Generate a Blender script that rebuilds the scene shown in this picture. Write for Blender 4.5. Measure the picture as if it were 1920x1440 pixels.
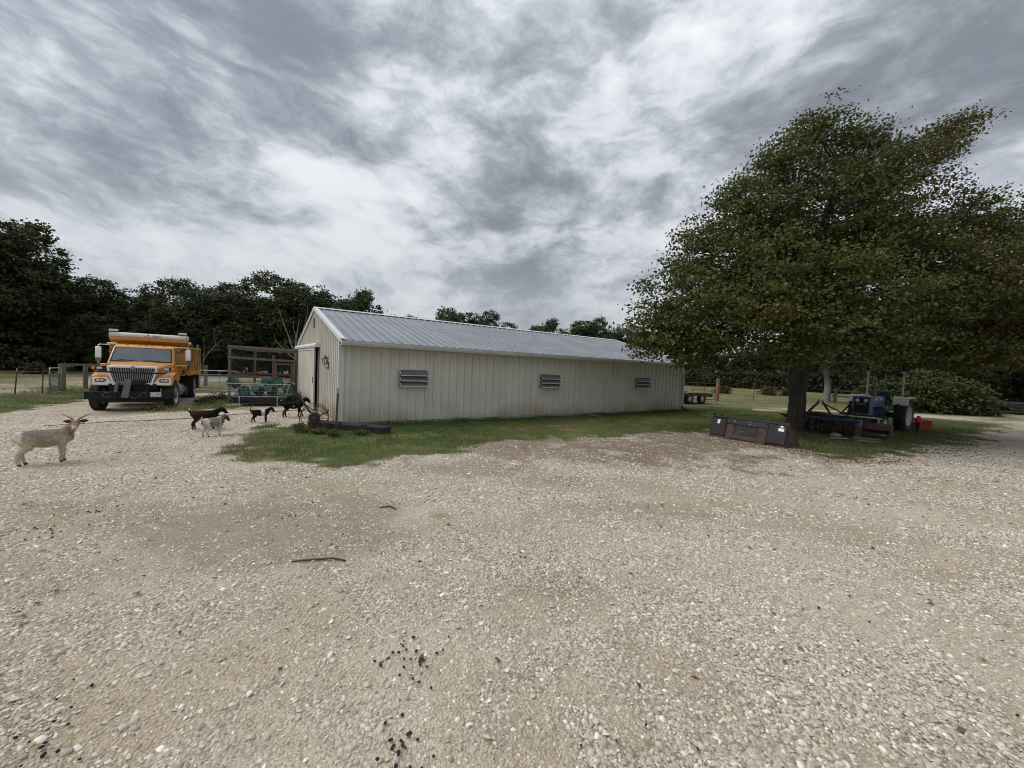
import bpy, bmesh, math, random
import numpy as np
from mathutils import Vector, Matrix
random.seed(7); RNG = np.random.default_rng(11)
for o in list(bpy.data.objects): bpy.data.objects.remove(o)
SC = bpy.context.scene; COL = SC.collection
R = math.radians
# tuning values
SUN_E = 1.5; SKYK = 0.66; SUNGLOW = 0.25; WARP = 0.18
CLOUD_A = (5.33, 4.2, 5.62); CLOUD_B = (16.19, 3.99, 17.73); CLOUD_C = (3.0, 1.0, 5.0)

# ------------------------------------------------------------------ camera
CAM_H = 1.85
cd = bpy.data.cameras.new('camera'); cam = bpy.data.objects.new('camera', cd); COL.objects.link(cam)
cd.sensor_width = 36; cd.lens = 36*750/1920; cd.clip_start = 0.05; cd.clip_end = 2000
pitch, roll = R(-2.36), R(2.47)
_F = Vector((0, math.cos(pitch), math.sin(pitch))); _U = Vector((0, -math.sin(pitch), math.cos(pitch))); _R = Vector((1, 0, 0))
_R2 = _R*math.cos(roll) + _U*math.sin(roll); _U2 = _U*math.cos(roll) - _R*math.sin(roll)
cam.matrix_world = Matrix(((_R2.x, _U2.x, -_F.x, 0), (_R2.y, _U2.y, -_F.y, 0), (_R2.z, _U2.z, -_F.z, CAM_H), (0, 0, 0, 1)))
SC.camera = cam
SC.render.resolution_x = 1024; SC.render.resolution_y = 768
SC.render.engine = 'CYCLES'
SC.view_settings.view_transform = 'Standard'; SC.view_settings.look = 'None'
SC.view_settings.gamma = 1; SC.view_settings.exposure = EXPOSURE = 0.72; SC.cycles.filter_width = 1.0

# ------------------------------------------------------------------ world: overcast sky
SUN_EL, SUN_AZ = R(48), R(-92)          # azimuth measured from +Y towards +X: sun up on the left, a little ahead
W = bpy.data.worlds.new('World'); SC.world = W; W.use_nodes = True
nt = W.node_tree; nt.nodes.clear()
def N(tree, t, **k):
    n = tree.nodes.new(t)
    for a, b in k.items():
        if a == 'inp':
            for i, v in b.items(): n.inputs[i].default_value = v
        else: setattr(n, a, b)
    return n
def L(tree, a, b): tree.links.new(a, b)
def math_n(tree, op, a, b=None, clamp=False):
    n = N(tree, 'ShaderNodeMath', operation=op, use_clamp=clamp)
    for i, v in enumerate((a, b)):
        if v is None: continue
        if isinstance(v, (int, float)): n.inputs[i].default_value = v
        else: L(tree, v, n.inputs[i])
    return n.outputs[0]
def ramp_n(tree, fac, stops, interp='LINEAR'):
    n = N(tree, 'ShaderNodeValToRGB'); n.color_ramp.interpolation = interp
    e = n.color_ramp.elements
    while len(e) < len(stops): e.new(0.5)
    for i, (p, c) in enumerate(stops):
        e[i].position = p; e[i].color = (*c, 1) if len(c) == 3 else c
    if fac is not None: L(tree, fac, n.inputs[0])
    return n
sky = N(nt, 'ShaderNodeTexSky', sky_type='NISHITA', sun_disc=False, sun_elevation=SUN_EL, sun_rotation=SUN_AZ)
tc = N(nt, 'ShaderNodeTexCoord')
sep = N(nt, 'ShaderNodeSeparateXYZ'); L(nt, tc.outputs['Generated'], sep.inputs[0])
zc = math_n(nt, 'MAXIMUM', sep.outputs[2], 0.0)
den = math_n(nt, 'ADD', zc, 0.75)
cx = math_n(nt, 'DIVIDE', sep.outputs[0], den); cy = math_n(nt, 'DIVIDE', sep.outputs[1], den)
comb = N(nt, 'ShaderNodeCombineXYZ'); L(nt, cx, comb.inputs[0]); L(nt, cy, comb.inputs[1]); L(nt, math_n(nt, 'MULTIPLY', zc, 1.5), comb.inputs[2])
def cloud_noise(scale, detail, rough, dist, rot, sx, sy, off, warp=None):
    mp = N(nt, 'ShaderNodeMapping'); L(nt, comb.outputs[0], mp.inputs[0])
    mp.inputs['Rotation'].default_value = (0, 0, R(rot)); mp.inputs['Scale'].default_value = (sx, sy, 1); mp.inputs['Location'].default_value = off
    v = mp.outputs[0]
    if warp is not None:
        w = N(nt, 'ShaderNodeVectorMath', operation='MULTIPLY_ADD', inp={1: (WARP, WARP, WARP)}); L(nt, warp, w.inputs[0]); L(nt, v, w.inputs[2]); v = w.outputs[0]
    n = N(nt, 'ShaderNodeTexNoise', noise_dimensions='3D'); n.inputs['Scale'].default_value = scale; n.inputs['Detail'].default_value = detail
    n.inputs['Roughness'].default_value = rough; n.inputs['Distortion'].default_value = dist
    L(nt, v, n.inputs['Vector']); return n
wn = cloud_noise(3.4, 4, 0.55, 0, 0, 1, 1, (9, 4, 2)).outputs['Color']
big = cloud_noise(2.1, 3, 0.5, 0.0, 20, 1.0, 1.0, CLOUD_A, wn).outputs[0]
mid = cloud_noise(6.0, 12, 0.62, 0.0, 30, 1.0, 0.8, CLOUD_B, wn).outputs[0]
wisp = cloud_noise(12.0, 8, 0.58, 0.2, -35, 1.2, 0.8, CLOUD_C, wn).outputs[0]
s = math_n(nt, 'MULTIPLY', big, 0.85); s = math_n(nt, 'ADD', s, math_n(nt, 'MULTIPLY', mid, 0.80)); s = math_n(nt, 'ADD', s, math_n(nt, 'MULTIPLY', wisp, 0.30))
s = math_n(nt, 'SUBTRACT', math_n(nt, 'MULTIPLY', s, 1.05), 0.50)
cr = ramp_n(nt, s, [(0.30, (.195, .210, .238)), (0.42, (.315, .338, .375)), (0.50, (.455, .485, .53)), (0.56, (.58, .61, .65)), (0.70, (.80, .82, .845))], 'B_SPLINE')
# smoother, paler deck towards the horizon, as the layers pile up
hz = ramp_n(nt, sep.outputs[2], [(0.0, (1, 1, 1)), (0.10, (.62, .62, .62)), (0.32, (0, 0, 0))], 'EASE')
hm = N(nt, 'ShaderNodeMixRGB', inp={2: (.70, .725, .755, 1)}); L(nt, math_n(nt, 'MULTIPLY', hz.outputs[0], 0.55), hm.inputs[0]); L(nt, cr.outputs[0], hm.inputs[1])
# the deck glows where the sun stands behind it
sund = (math.sin(SUN_AZ)*math.cos(SUN_EL), math.cos(SUN_AZ)*math.cos(SUN_EL), math.sin(SUN_EL))
dot = N(nt, 'ShaderNodeVectorMath', operation='DOT_PRODUCT', inp={1: sund}); L(nt, tc.outputs['Generated'], dot.inputs[0])
gl = math_n(nt, 'POWER', math_n(nt, 'MAXIMUM', dot.outputs['Value'], 0.0), 5.0)
gain = math_n(nt, 'ADD', math_n(nt, 'MULTIPLY', gl, SUNGLOW), 0.92)
# an overcast deck is brighter overhead than at its rim
gain = math_n(nt, 'MULTIPLY', gain, math_n(nt, 'ADD', math_n(nt, 'MULTIPLY', zc, 0.80), 0.80))
vm = N(nt, 'ShaderNodeVectorMath', operation='SCALE'); L(nt, hm.outputs[0], vm.inputs[0]); L(nt, gain, vm.inputs['Scale'])
bg1 = N(nt, 'ShaderNodeBackground', inp={1: 0.09}); L(nt, sky.outputs[0], bg1.inputs[0])
bg2 = N(nt, 'ShaderNodeBackground', inp={1: SKYK}); L(nt, vm.outputs[0], bg2.inputs[0])
mx = N(nt, 'ShaderNodeMixShader', inp={0: 0.93}); L(nt, bg1.outputs[0], mx.inputs[1]); L(nt, bg2.outputs[0], mx.inputs[2])
wo = N(nt, 'ShaderNodeOutputWorld'); L(nt, mx.outputs[0], wo.inputs[0])
sl = bpy.data.lights.new('sun', 'SUN'); sl.energy = SUN_E; sl.angle = R(45); sl.color = (1, .955, .89)
so = bpy.data.objects.new('sun', sl); COL.objects.link(so)
so.rotation_euler = (-Vector(sund)).to_track_quat('-Z', 'Y').to_euler()

# ------------------------------------------------------------------ numeric helpers
def ss(a, b, t):
    t = np.clip((np.asarray(t, float)-a)/(b-a), 0, 1); return t*t*(3-2*t)
def vnoise(x, y, seed=0):
    x = np.asarray(x, float); y = np.asarray(y, float)
    xi = np.floor(x).astype(np.int64); yi = np.floor(y).astype(np.int64); fx = x-xi; fy = y-yi
    fx = fx*fx*(3-2*fx); fy = fy*fy*(3-2*fy)
    def h(a, b):
        n = (a*374761393 + b*668265263 + seed*2147483647) & 0xffffffff
        n = ((n ^ (n >> 13))*1274126177) & 0xffffffff
        return ((n ^ (n >> 16)) & 0xffff)/65535.0
    return (h(xi, yi)*(1-fx)+h(xi+1, yi)*fx)*(1-fy) + (h(xi, yi+1)*(1-fx)+h(xi+1, yi+1)*fx)*fy
def fbm(x, y, scale, oct=4, seed=0):
    v = 0; a = .5; t = 0
    for i in range(oct):
        v = v+a*vnoise(np.asarray(x)*scale*2**i+17.3*i, np.asarray(y)*scale*2**i-9.1*i, seed+i); t += a; a *= .5
    return v/t
def slope(x, y): return -0.34*ss(9.5, 14, -np.asarray(x, float))*ss(6, 12, y)
def gz(x, y):
    x = np.asarray(x, float); y = np.asarray(y, float)
    return slope(x, y) + (fbm(x, y, .8, 3, 3)-.5)*.05 + (fbm(x, y, 4.5, 2, 9)-.5)*.016
def g0(x, y): return float(gz(x, y))
def inpoly(x, y, P):
    x = np.asarray(x, float); y = np.asarray(y, float); c = np.zeros(x.shape, bool); d = np.full(x.shape, 1e9)
    for (x0, y0), (x1, y1) in zip(P, P[1:]+P[:1]):
        k = ((y0 > y) != (y1 > y)) & (x < (x1-x0)*(y-y0)/(y1-y0+1e-12)+x0); c ^= k
        ex, ey = x1-x0, y1-y0; t = np.clip(((x-x0)*ex+(y-y0)*ey)/(ex*ex+ey*ey+1e-12), 0, 1)
        d = np.minimum(d, np.hypot(x-x0-t*ex, y-y0-t*ey))
    return np.where(c, d, -d)
LAWN_A = [(-6.9, 10.9), (-6.2, 9.36), (-5.5, 7.95), (-4.77, 7.32), (-3.93, 7.06), (-3.0, 6.69), (-2.47, 7.24), (-1.7, 8.21), (-0.69, 9.29), (0.61, 10.29), (3.56, 11.87), (6.4, 13.5), (8.2, 13.9), (8.3, 12.4),
          (8.15, 11.0), (7.96, 10.3), (7.92, 9.55), (8.26, 9.29), (10.78, 11.0), (13.53, 12.27), (16.63, 14.31), (23.59, 19.33), (28.44, 22.58), (90, 66), (900, 640), (900, 1500), (-9, 1500), (-9, 26), (-9.9, 19.5), (-4.8, 11.5)]
LAWN_B = [(-16.1, 12.54), (-16.71, 13.89), (-17.78, 15.65), (-18.3, 17.57), (-18.0, 22), (-15, 25), (-9, 26), (-9, 1500), (-1200, 1500), (-1200, -40), (-40, -10), (-20, 8)]
LAWN_C = [(-10.2, 13.6), (-8.9, 15.4), (-8.7, 16.8), (-9.9, 19.4), (-9, 26), (-15, 25), (-15.5, 21), (-13.5, 17.0), (-12.2, 13.9), (-11.2, 13.2)]
TRACK = [(13.5, 22.3), (19.5, 24.3), (22.8, 22.6), (26.2, 21.6), (30, 24.6), (25.7, 25.2), (21.4, 26.2), (14.5, 24.2)]
def masks(x, y):
    n = (fbm(x, y, .55, 4, 21)-.5); n2 = (fbm(x, y, 2.6, 3, 33)-.5)
    a = ss(-.35, .4, inpoly(x, y, LAWN_A)+n*1.5+n2*1.7)
    b = ss(-.3, .4, inpoly(x, y, LAWN_B)+n*1.8+n2*1.0)
    c = ss(.3, .75, ss(-1, 1, inpoly(x, y, LAWN_C))*.75+n*.9+n2*1.1)
    t = ss(.2, .6, ss(-.5, .6, inpoly(x, y, TRACK))+n*.9+n2*.7-.15)
    gr = np.maximum(np.maximum(a, b), c)*(1-t)
    # earth worn bare under the fence line on the far left
    bare = ss(.1, .9, ss(1.5, 4.0, -(np.asarray(x)+20.3))*ss(0, 5, 34-(-np.asarray(x)))+n*1.6+n2*1.2-.25)
    gr = gr*(1-.8*bare)
    d = np.zeros(np.shape(x))
    for (ex, ey, rx, ry, k) in DIRT:
        q = np.hypot((x-ex)/rx, (y-ey)/ry)+n*1.5+n2*1.9
        d = np.maximum(d, k*ss(1.6, .65, q))
    d = np.maximum(d, bare*.25)
    dens = .08+.92*ss(.24, .66, fbm(x, y, 1.25, 5, 51)+(fbm(x, y, 4.4, 3, 57)-.5)*.7)
    for (qx, qy, qr) in ((3, 15, 9.2), (3, 15, 10.9), (-9, 15, 9.6), (-9, 15, 11.4), (2, -3, 6.4), (2, -3, 8.1)):
        dens = dens*(1-.42*np.exp(-((np.hypot(x-qx, y-qy)+n*.9-qr)/.24)**2))
    return gr, d, dens
DIRT = [(.6, 9.0, 2.5, 1.0, .85), (3.2, 9.8, 3.0, 1.5, 1.0), (5.6, 11.2, 2.2, 1.5, 1.0), (7.6, 10.6, 1.3, 1.3, .9), (-2.8, 4.4, 1.9, .8, .62), (-1.4, 4.15, 1.0, .4, .5), (-3.0, 3.7, .9, .3, .35), (1.2, 6.6, 1.5, .5, .35), (5.5, 8.4, 1.6, .6, .35), (-.5, 7.2, 1.0, .5, .6), (2.2, 8.0, 1.5, .5, .45), (-9.3, 9.9, 1.5, .5, .5), (-12.5, 13.4, 2.0, .8, .5), (-3.6, 3.1, .8, .4, .35), (1.6, 5.1, 1.3, .45, .3), (9.8, 13.6, 1.8, 1.6, .7), (4.2, 4.9, 1.2, .4, .3), (.3, 3.3, .5, .2, .3)]

# ------------------------------------------------------------------ materials
MATS = {}
def mat(name, c1, c2=None, scale=4, rough=.6, metal=0, bump=0, bscale=40, rust=None, rscale=3, rlev=.55, spec=.5, attr=None, world=False, coat=0, lo=.35, hi=.65, detail=5, stretch=None):
    m = bpy.data.materials.new(name); m.use_nodes = True; t = m.node_tree; b = t.nodes['Principled BSDF']
    b.inputs['Roughness'].default_value = rough; b.inputs['Metallic'].default_value = metal; b.inputs['Specular IOR Level'].default_value = spec
    if coat: b.inputs['Coat Weight'].default_value = coat; b.inputs['Coat Roughness'].default_value = .15
    if world:
        co = N(t, 'ShaderNodeNewGeometry').outputs['Position']
    else:
        co = N(t, 'ShaderNodeTexCoord').outputs['Object']
    if stretch:
        mp = N(t, 'ShaderNodeMapping'); mp.inputs['Scale'].default_value = stretch; L(t, co, mp.inputs[0]); co = mp.outputs[0]
    col = None
    if attr:
        a = N(t, 'ShaderNodeAttribute', attribute_name=attr); col = a.outputs['Color']
    if c2 is not None or attr:
        n = N(t, 'ShaderNodeTexNoise', inp={'Scale': scale, 'Detail': detail, 'Roughness': .6}); L(t, co, n.inputs['Vector'])
        if attr:
            r = ramp_n(t, n.outputs[0], [(.3, (.72, .72, .72)), (.7, (1.2, 1.2, 1.2))])
            mm = N(t, 'ShaderNodeMixRGB', blend_type='MULTIPLY', inp={0: 1}); L(t, col, mm.inputs[1]); L(t, r.outputs[0], mm.inputs[2]); col = mm.outputs[0]
        else:
            r = ramp_n(t, n.outputs[0], [(lo, c1), (hi, c2)]); col = r.outputs[0]
    if rust:
        n = N(t, 'ShaderNodeTexNoise', inp={'Scale': rscale, 'Detail': 7, 'Roughness': .65}); L(t, co, n.inputs['Vector'])
        r = ramp_n(t, n.outputs[0], [(rlev, (0, 0, 0)), (rlev+.07, (1, 1, 1))])
        mm = N(t, 'ShaderNodeMixRGB', inp={2: (*rust, 1)}); L(t, r.outputs[0], mm.inputs[0])
        if col is None: mm.inputs[1].default_value = (*c1, 1)
        else: L(t, col, mm.inputs[1])
        col = mm.outputs[0]
        rr = N(t, 'ShaderNodeMapRange', inp={3: rough, 4: .85}); L(t, r.outputs[0], rr.inputs[0]); L(t, rr.outputs[0], b.inputs['Roughness'])
        if metal:
            mr = N(t, 'ShaderNodeMapRange', inp={3: metal, 4: 0}); L(t, r.outputs[0], mr.inputs[0]); L(t, mr.outputs[0], b.inputs['Metallic'])
    if col is None: b.inputs['Base Color'].default_value = (*c1, 1)
    else: L(t, col, b.inputs['Base Color'])
    if bump:
        n = N(t, 'ShaderNodeTexNoise', inp={'Scale': bscale, 'Detail': 4}); L(t, co, n.inputs['Vector'])
        bp = N(t, 'ShaderNodeBump', inp={'Strength': bump, 'Distance': .02}); L(t, n.outputs[0], bp.inputs['Height']); L(t, bp.outputs[0], b.inputs['Normal'])
    MATS[name] = m; return m
def leafmat(name, trans=.35, rough=.6):
    m = bpy.data.materials.new(name); m.use_nodes = True; t = m.node_tree; b = t.nodes['Principled BSDF']
    a = N(t, 'ShaderNodeAttribute', attribute_name='col')
    L(t, a.outputs['Color'], b.inputs['Base Color']); b.inputs['Roughness'].default_value = rough; b.inputs['Specular IOR Level'].default_value = .3
    tr = N(t, 'ShaderNodeBsdfTranslucent'); L(t, a.outputs['Color'], tr.inputs[0])
    mxx = N(t, 'ShaderNodeMixShader', inp={0: trans}); L(t, b.outputs[0], mxx.inputs[1]); L(t, tr.outputs[0], mxx.inputs[2])
    L(t, mxx.outputs[0], t.nodes['Material Output'].inputs[0]); MATS[name] = m; return m

# ------------------------------------------------------------------ mesh helpers
def tag(o, label=None, cat=None, group=None, kind=None):
    if label: o['label'] = label
    if cat: o['category'] = cat
    if group: o['group'] = group
    if kind: o['kind'] = kind
    return o
def thing(name, label, cat, loc=(0, 0, 0), rz=0, group=None):
    o = bpy.data.objects.new(name, None); COL.objects.link(o); o.empty_display_size = .2
    o.location = loc; o.rotation_euler = (0, 0, rz); return tag(o, label, cat, group)
def link(name, me, parent=None, m=None, loc=None, rot=None):
    o = bpy.data.objects.new(name, me); COL.objects.link(o)
    if m is not None and not me.materials: me.materials.append(MATS[m] if isinstance(m, str) else m)
    if parent is not None: o.parent = parent
    if loc is not None: o.location = loc
    if rot is not None: o.rotation_euler = rot
    return o
class MB:
    def __init__(s): s.v = []; s.f = []
    def add(s, vs, fs):
        k = len(s.v); s.v += [tuple(q) for q in vs]; s.f += [tuple(i+k for i in f) for f in fs]; return s
    def box(s, c, d, M=None):
        x, y, z = d[0]/2, d[1]/2, d[2]/2
        vs = [Vector((a*x, b*y, e*z)) for e in (-1, 1) for b in (-1, 1) for a in (-1, 1)]
        if M is not None: vs = [M @ q for q in vs]
        vs = [q+Vector(c) for q in vs]
        return s.add(vs, [(0, 2, 3, 1), (4, 5, 7, 6), (0, 1, 5, 4), (2, 6, 7, 3), (0, 4, 6, 2), (1, 3, 7, 5)])
    def bar(s, p, q, w, h, up=(0, 0, 1)):
        p, q = Vector(p), Vector(q); d = (q-p); l = d.length; d.normalize(); u = Vector(up)
        if abs(d.dot(u)) > .98: u = Vector((1, 0, 0))
        a = d.cross(u).normalized(); u = a.cross(d).normalized()
        return s.box((p+q)/2, (l, w, h), Matrix((d, a, u)).transposed())
    def tube(s, pts, r, n=8, caps=True):
        pts = [Vector(p) for p in pts]; m = len(pts)
        rr = r if isinstance(r, (list, tuple)) else [r]*m
        vs = []; prev = None
        for i, p in enumerate(pts):
            d = (pts[min(i+1, m-1)]-pts[max(i-1, 0)]).normalized()
            if prev is None:
                a = d.cross(Vector((0, 0, 1)) if abs(d.z) < .9 else Vector((1, 0, 0))).normalized()
            else:
                a = (prev-d*prev.dot(d)).normalized()
            prev = a; b = d.cross(a)
            for k in range(n):
                t = 2*math.pi*k/n; vs.append(p+(a*math.cos(t)+b*math.sin(t))*rr[i])
        fs = [(i*n+k, i*n+(k+1) % n, (i+1)*n+(k+1) % n, (i+1)*n+k) for i in range(m-1) for k in range(n)]
        if caps: fs += [tuple(range(n-1, -1, -1)), tuple(range((m-1)*n, m*n))]
        return s.add(vs, fs)
    def prism(s, poly, axis, a, b, f=None):
        # poly in the two other axes (cyclic order), extruded along axis from a to b
        n = len(poly); vs = []
        for t in (a, b):
            for (p, q) in poly:
                w = {0: (t, p, q), 1: (p, t, q), 2: (p, q, t)}[axis]
                vs.append(f(*w) if f else w)
        return s.add(vs, [tuple(range(n)), tuple(range(2*n-1, n-1, -1))]+[(i, n+i, n+(i+1) % n, (i+1) % n) for i in range(n)])
    def ring(s, outer, inner, axis, a, b):
        n = len(outer); vs = []
        for t in (a, b):
            for P in (outer, inner):
                for (p, q) in P: vs.append({0: (t, p, q), 1: (p, t, q), 2: (p, q, t)}[axis])
        fs = []
        for i in range(n):
            j = (i+1) % n
            fs += [(i, j, n+j, n+i), (2*n+i, 3*n+i, 3*n+j, 2*n+j), (i, 2*n+i, 2*n+j, j), (n+i, n+j, 3*n+j, 3*n+i)]
        return s.add(vs, fs)
    def lathe(s, prof, n=24, axis=1, c=(0, 0, 0), caps=True):
        # prof: (along, radius)
        vs = []
        for (t, r) in prof:
            for k in range(n):
                a = 2*math.pi*k/n; p, q = r*math.cos(a), r*math.sin(a)
                w = {0: (t, p, q), 1: (q, t, p), 2: (p, q, t)}[axis]; vs.append((w[0]+c[0], w[1]+c[1], w[2]+c[2]))
        m = len(prof)
        return s.add(vs, [(i*n+k, i*n+(k+1) % n, (i+1)*n+(k+1) % n, (i+1)*n+k) for i in range(m-1) for k in range(n)] + ([tuple(range(n-1, -1, -1)), tuple(range((m-1)*n, m*n))] if caps else []))
    def loft(s, secs, caps=True):
        n = len(secs[0]); vs = [q for S in secs for q in S]; m = len(secs)
        fs = [(i*n+k, i*n+(k+1) % n, (i+1)*n+(k+1) % n, (i+1)*n+k) for i in range(m-1) for k in range(n)]
        if caps: fs += [tuple(range(n-1, -1, -1)), tuple(range((m-1)*n, m*n))]
        return s.add(vs, fs)
    def mesh(s, name, smooth=False):
        me = bpy.data.meshes.new(name); me.from_pydata(s.v, [], s.f); me.update()
        bm = bmesh.new(); bm.from_mesh(me); bmesh.ops.recalc_face_normals(bm, faces=bm.faces); bm.to_mesh(me); bm.free()
        if smooth:
            me.polygons.foreach_set('use_smooth', [True]*len(me.polygons))
        return me
    def build(s, name, m, parent=None, bev=0, smooth=False, loc=None, rot=None, seg=2):
        o = link(name, s.mesh(name, smooth), parent, m, loc, rot)
        if bev:
            b = o.modifiers.new('bevel', 'BEVEL'); b.width = bev; b.segments = seg; b.limit_method = 'ANGLE'; b.angle_limit = R(35)
            o.data.polygons.foreach_set('use_smooth', [True]*len(o.data.polygons))
            wn = o.modifiers.new('wn', 'WEIGHTED_NORMAL'); wn.keep_sharp = True
        elif smooth:
            es = o.modifiers.new('es', 'EDGE_SPLIT'); es.split_angle = R(40)
        return o
def npmesh(name, V, F, col=None, smooth=False):
    """V (n,3), F (m,k) all faces with k corners, col (n,3) per vertex"""
    V = np.ascontiguousarray(V, np.float32); F = np.ascontiguousarray(F, np.int32); m, k = F.shape
    me = bpy.data.meshes.new(name); me.vertices.add(len(V)); me.vertices.foreach_set('co', V.ravel())
    me.loops.add(m*k); me.loops.foreach_set('vertex_index', F.ravel())
    me.polygons.add(m); me.polygons.foreach_set('loop_start', np.arange(0, m*k, k, dtype=np.int32))
    if smooth: me.polygons.foreach_set('use_smooth', np.ones(m, bool))
    if col is not None:
        a = me.attributes.new('col', 'FLOAT_COLOR', 'POINT')
        c = np.ones((len(V), 4), np.float32); c[:, :3] = col; a.data.foreach_set('color', c.ravel())
    me.update(calc_edges=True); return me
def copy_tree(o, parent=None):
    c = o.copy(); COL.objects.link(c); c.parent = parent
    for ch in list(o.children): copy_tree(ch, c)
    return c
def text_mesh(s, size, ext=.004, align='CENTER', shear=0):
    cu = bpy.data.curves.new('t', 'FONT'); cu.body = s; cu.size = size; cu.extrude = ext; cu.align_x = align; cu.align_y = 'CENTER'; cu.shear = shear; cu.resolution_u = 3
    o = bpy.data.objects.new('t', cu); COL.objects.link(o)
    bpy.context.view_layer.update()
    me = bpy.data.meshes.new_from_object(o.evaluated_get(bpy.context.evaluated_depsgraph_get()))
    bpy.data.objects.remove(o); bpy.data.curves.remove(cu); return me

# ------------------------------------------------------------------ palette
mat('siding', (.55, .532, .472), (.60, .58, .515), 1.3, .45, world=True, bump=.04, bscale=3)
mat('trim_white', (.52, .52, .52), (.60, .60, .60), 3, .45)
mat('roof_metal', (.205, .225, .25), (.26, .28, .31), .9, .42, .25, world=True, stretch=(1, 1, 2))
mat('gutter', (.43, .43, .41), (.50, .50, .48), 2, .4, world=True)
mat('dark', (.012, .012, .013), rough=.9)
mat('vent_frame', (.45, .45, .46), (.55, .55, .56), 8, .4, .3)
mat('vent_pane', (.13, .13, .135), (.17, .17, .175), 12, .35)
mat('black_iron', (.018, .018, .019), (.03, .03, .032), 8, .45)
mat('lamp_glass', (.45, .45, .42), rough=.15)
mat('yellow_paint', (.47, .19, .024), (.54, .23, .033), 2, .36, coat=.25, rust=(.30, .17, .07), rscale=6, rlev=.66)
mat('yellow_body', (.46, .20, .022), (.56, .26, .03), 2.5, .5, rust=(.09, .035, .014), rscale=2.2, rlev=.56)
mat('chrome', (.74, .74, .75), (.82, .82, .82), 5, .25, .45)
mat('steel_grey', (.085, .086, .09), (.14, .14, .145), 5, .5, .3)
mat('truck_black', (.010, .010, .011), (.020, .020, .020), 6, .55, spec=.22)
mat('glass_dark', (.085, .10, .11), (.12, .135, .14), 1.2, .06, spec=.8)  # pale mottled base colour paints in the reflection of the sky
mat('rubber', (.013, .013, .013), (.026, .025, .024), 9, .8, bump=.2, bscale=60)
mat('rim_white', (.5, .48, .43), (.62, .60, .55), 6, .5, rust=(.16, .09, .05), rscale=7, rlev=.62)
mat('amber', (.65, .20, .02), rough=.2)
mat('lens', (.55, .56, .57), rough=.1)
mat('white_paint', (.54, .54, .51), (.63, .63, .61), 4, .4)
mat('ink', (.02, .03, .09), rough=.5)
mat('ink_black', (.015, .015, .018), rough=.5)
mat('plate', (.68, .69, .70), rough=.4)
mat('wood_old', (.10, .088, .073), (.18, .158, .132), 5, .85, stretch=(6, 6, .6), bump=.3)
mat('wood_red', (.105, .062, .048), (.17, .108, .086), 5, .8, stretch=(4, 4, 1), bump=.2)
mat('wood_orange', (.15, .075, .045), (.20, .105, .065), 5, .8, bump=.2)
mat('galv', (.25, .26, .265), (.36, .37, .375), 9, .42, .55)
mat('green_plastic', (.005, .050, .037), (.006, .064, .048), 6, .42)
mat('pan_grey', (.035, .036, .038), (.06, .061, .063), 5, .65, spec=.2)
mat('tub_grey', (.30, .32, .33), (.38, .40, .41), 5, .5)
mat('mesh_wire', (.06, .062, .062), rough=.5, metal=.4)
mat('gate_green', (.015, .06, .05), rough=.5)
mat('rust', (.045, .025, .019), (.090, .048, .034), 7, .85, bump=.3, bscale=50)
mat('rust_dark', (.045, .026, .020), (.10, .05, .034), 6, .8, bump=.25, bscale=40)
mat('bucket_black', (.014, .014, .0155), (.027, .027, .030), 4, .5, rust=(.085, .05, .04), rscale=2.4, rlev=.60, spec=.2)
mat('sticker', (.7, .7, .7), rough=.5)
mat('chalk', (.28, .275, .24), rough=.8)
mat('ford_blue', (.035, .095, .20), (.055, .13, .25), 4, .42)
mat('blue_dark', (.012, .025, .06), (.02, .045, .095), 6, .6, rust=(.06, .035, .025), rscale=5, rlev=.62)
mat('harrow_blue', (.008, .014, .026), (.016, .026, .042), 6, .6, rust=(.06, .035, .025), rscale=4, rlev=.6)
mat('cream_paint', (.42, .39, .30), (.55, .52, .42), 5, .5, rust=(.15, .09, .05), rscale=6, rlev=.63)
mat('red_paint', (.42, .035, .016), (.5, .05, .022), 5, .45)
mat('brake_orange', (.55, .10, .015), rough=.3)
mat('bark', (.026, .022, .019), (.066, .056, .047), 3, .95, bump=.9, bscale=9, stretch=(2.5, 2.5, .45))
mat('bark_pale', (.15, .14, .125), (.25, .235, .215), 4, .9, bump=.5, bscale=12)
mat('hose', (.03, .028, .026), rough=.6)
mat('stick_brown', (.06, .035, .028), (.10, .06, .05), 20, .8)
mat('dung', (.014, .012, .011), rough=.8)
mat('dry_leaf', (.16, .07, .03), (.24, .12, .055), 15, .8)
mat('horn', (.12, .10, .08), (.2, .17, .14), 12, .6)
mat('eye', (.01, .008, .006), rough=.1)
mat('hoof', (.03, .025, .02), rough=.6)
mat('fur', (1, 1, 1), attr='col', scale=28, rough=.9, bump=.5, bscale=90, spec=.15)
mat('stone', (1, 1, 1), attr='col', scale=30, rough=.9, bump=.25, bscale=60, spec=.2)
leafmat('leaf', .30); leafmat('leaf_far', .18, .75); leafmat('blade', .25, .7)

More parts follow.
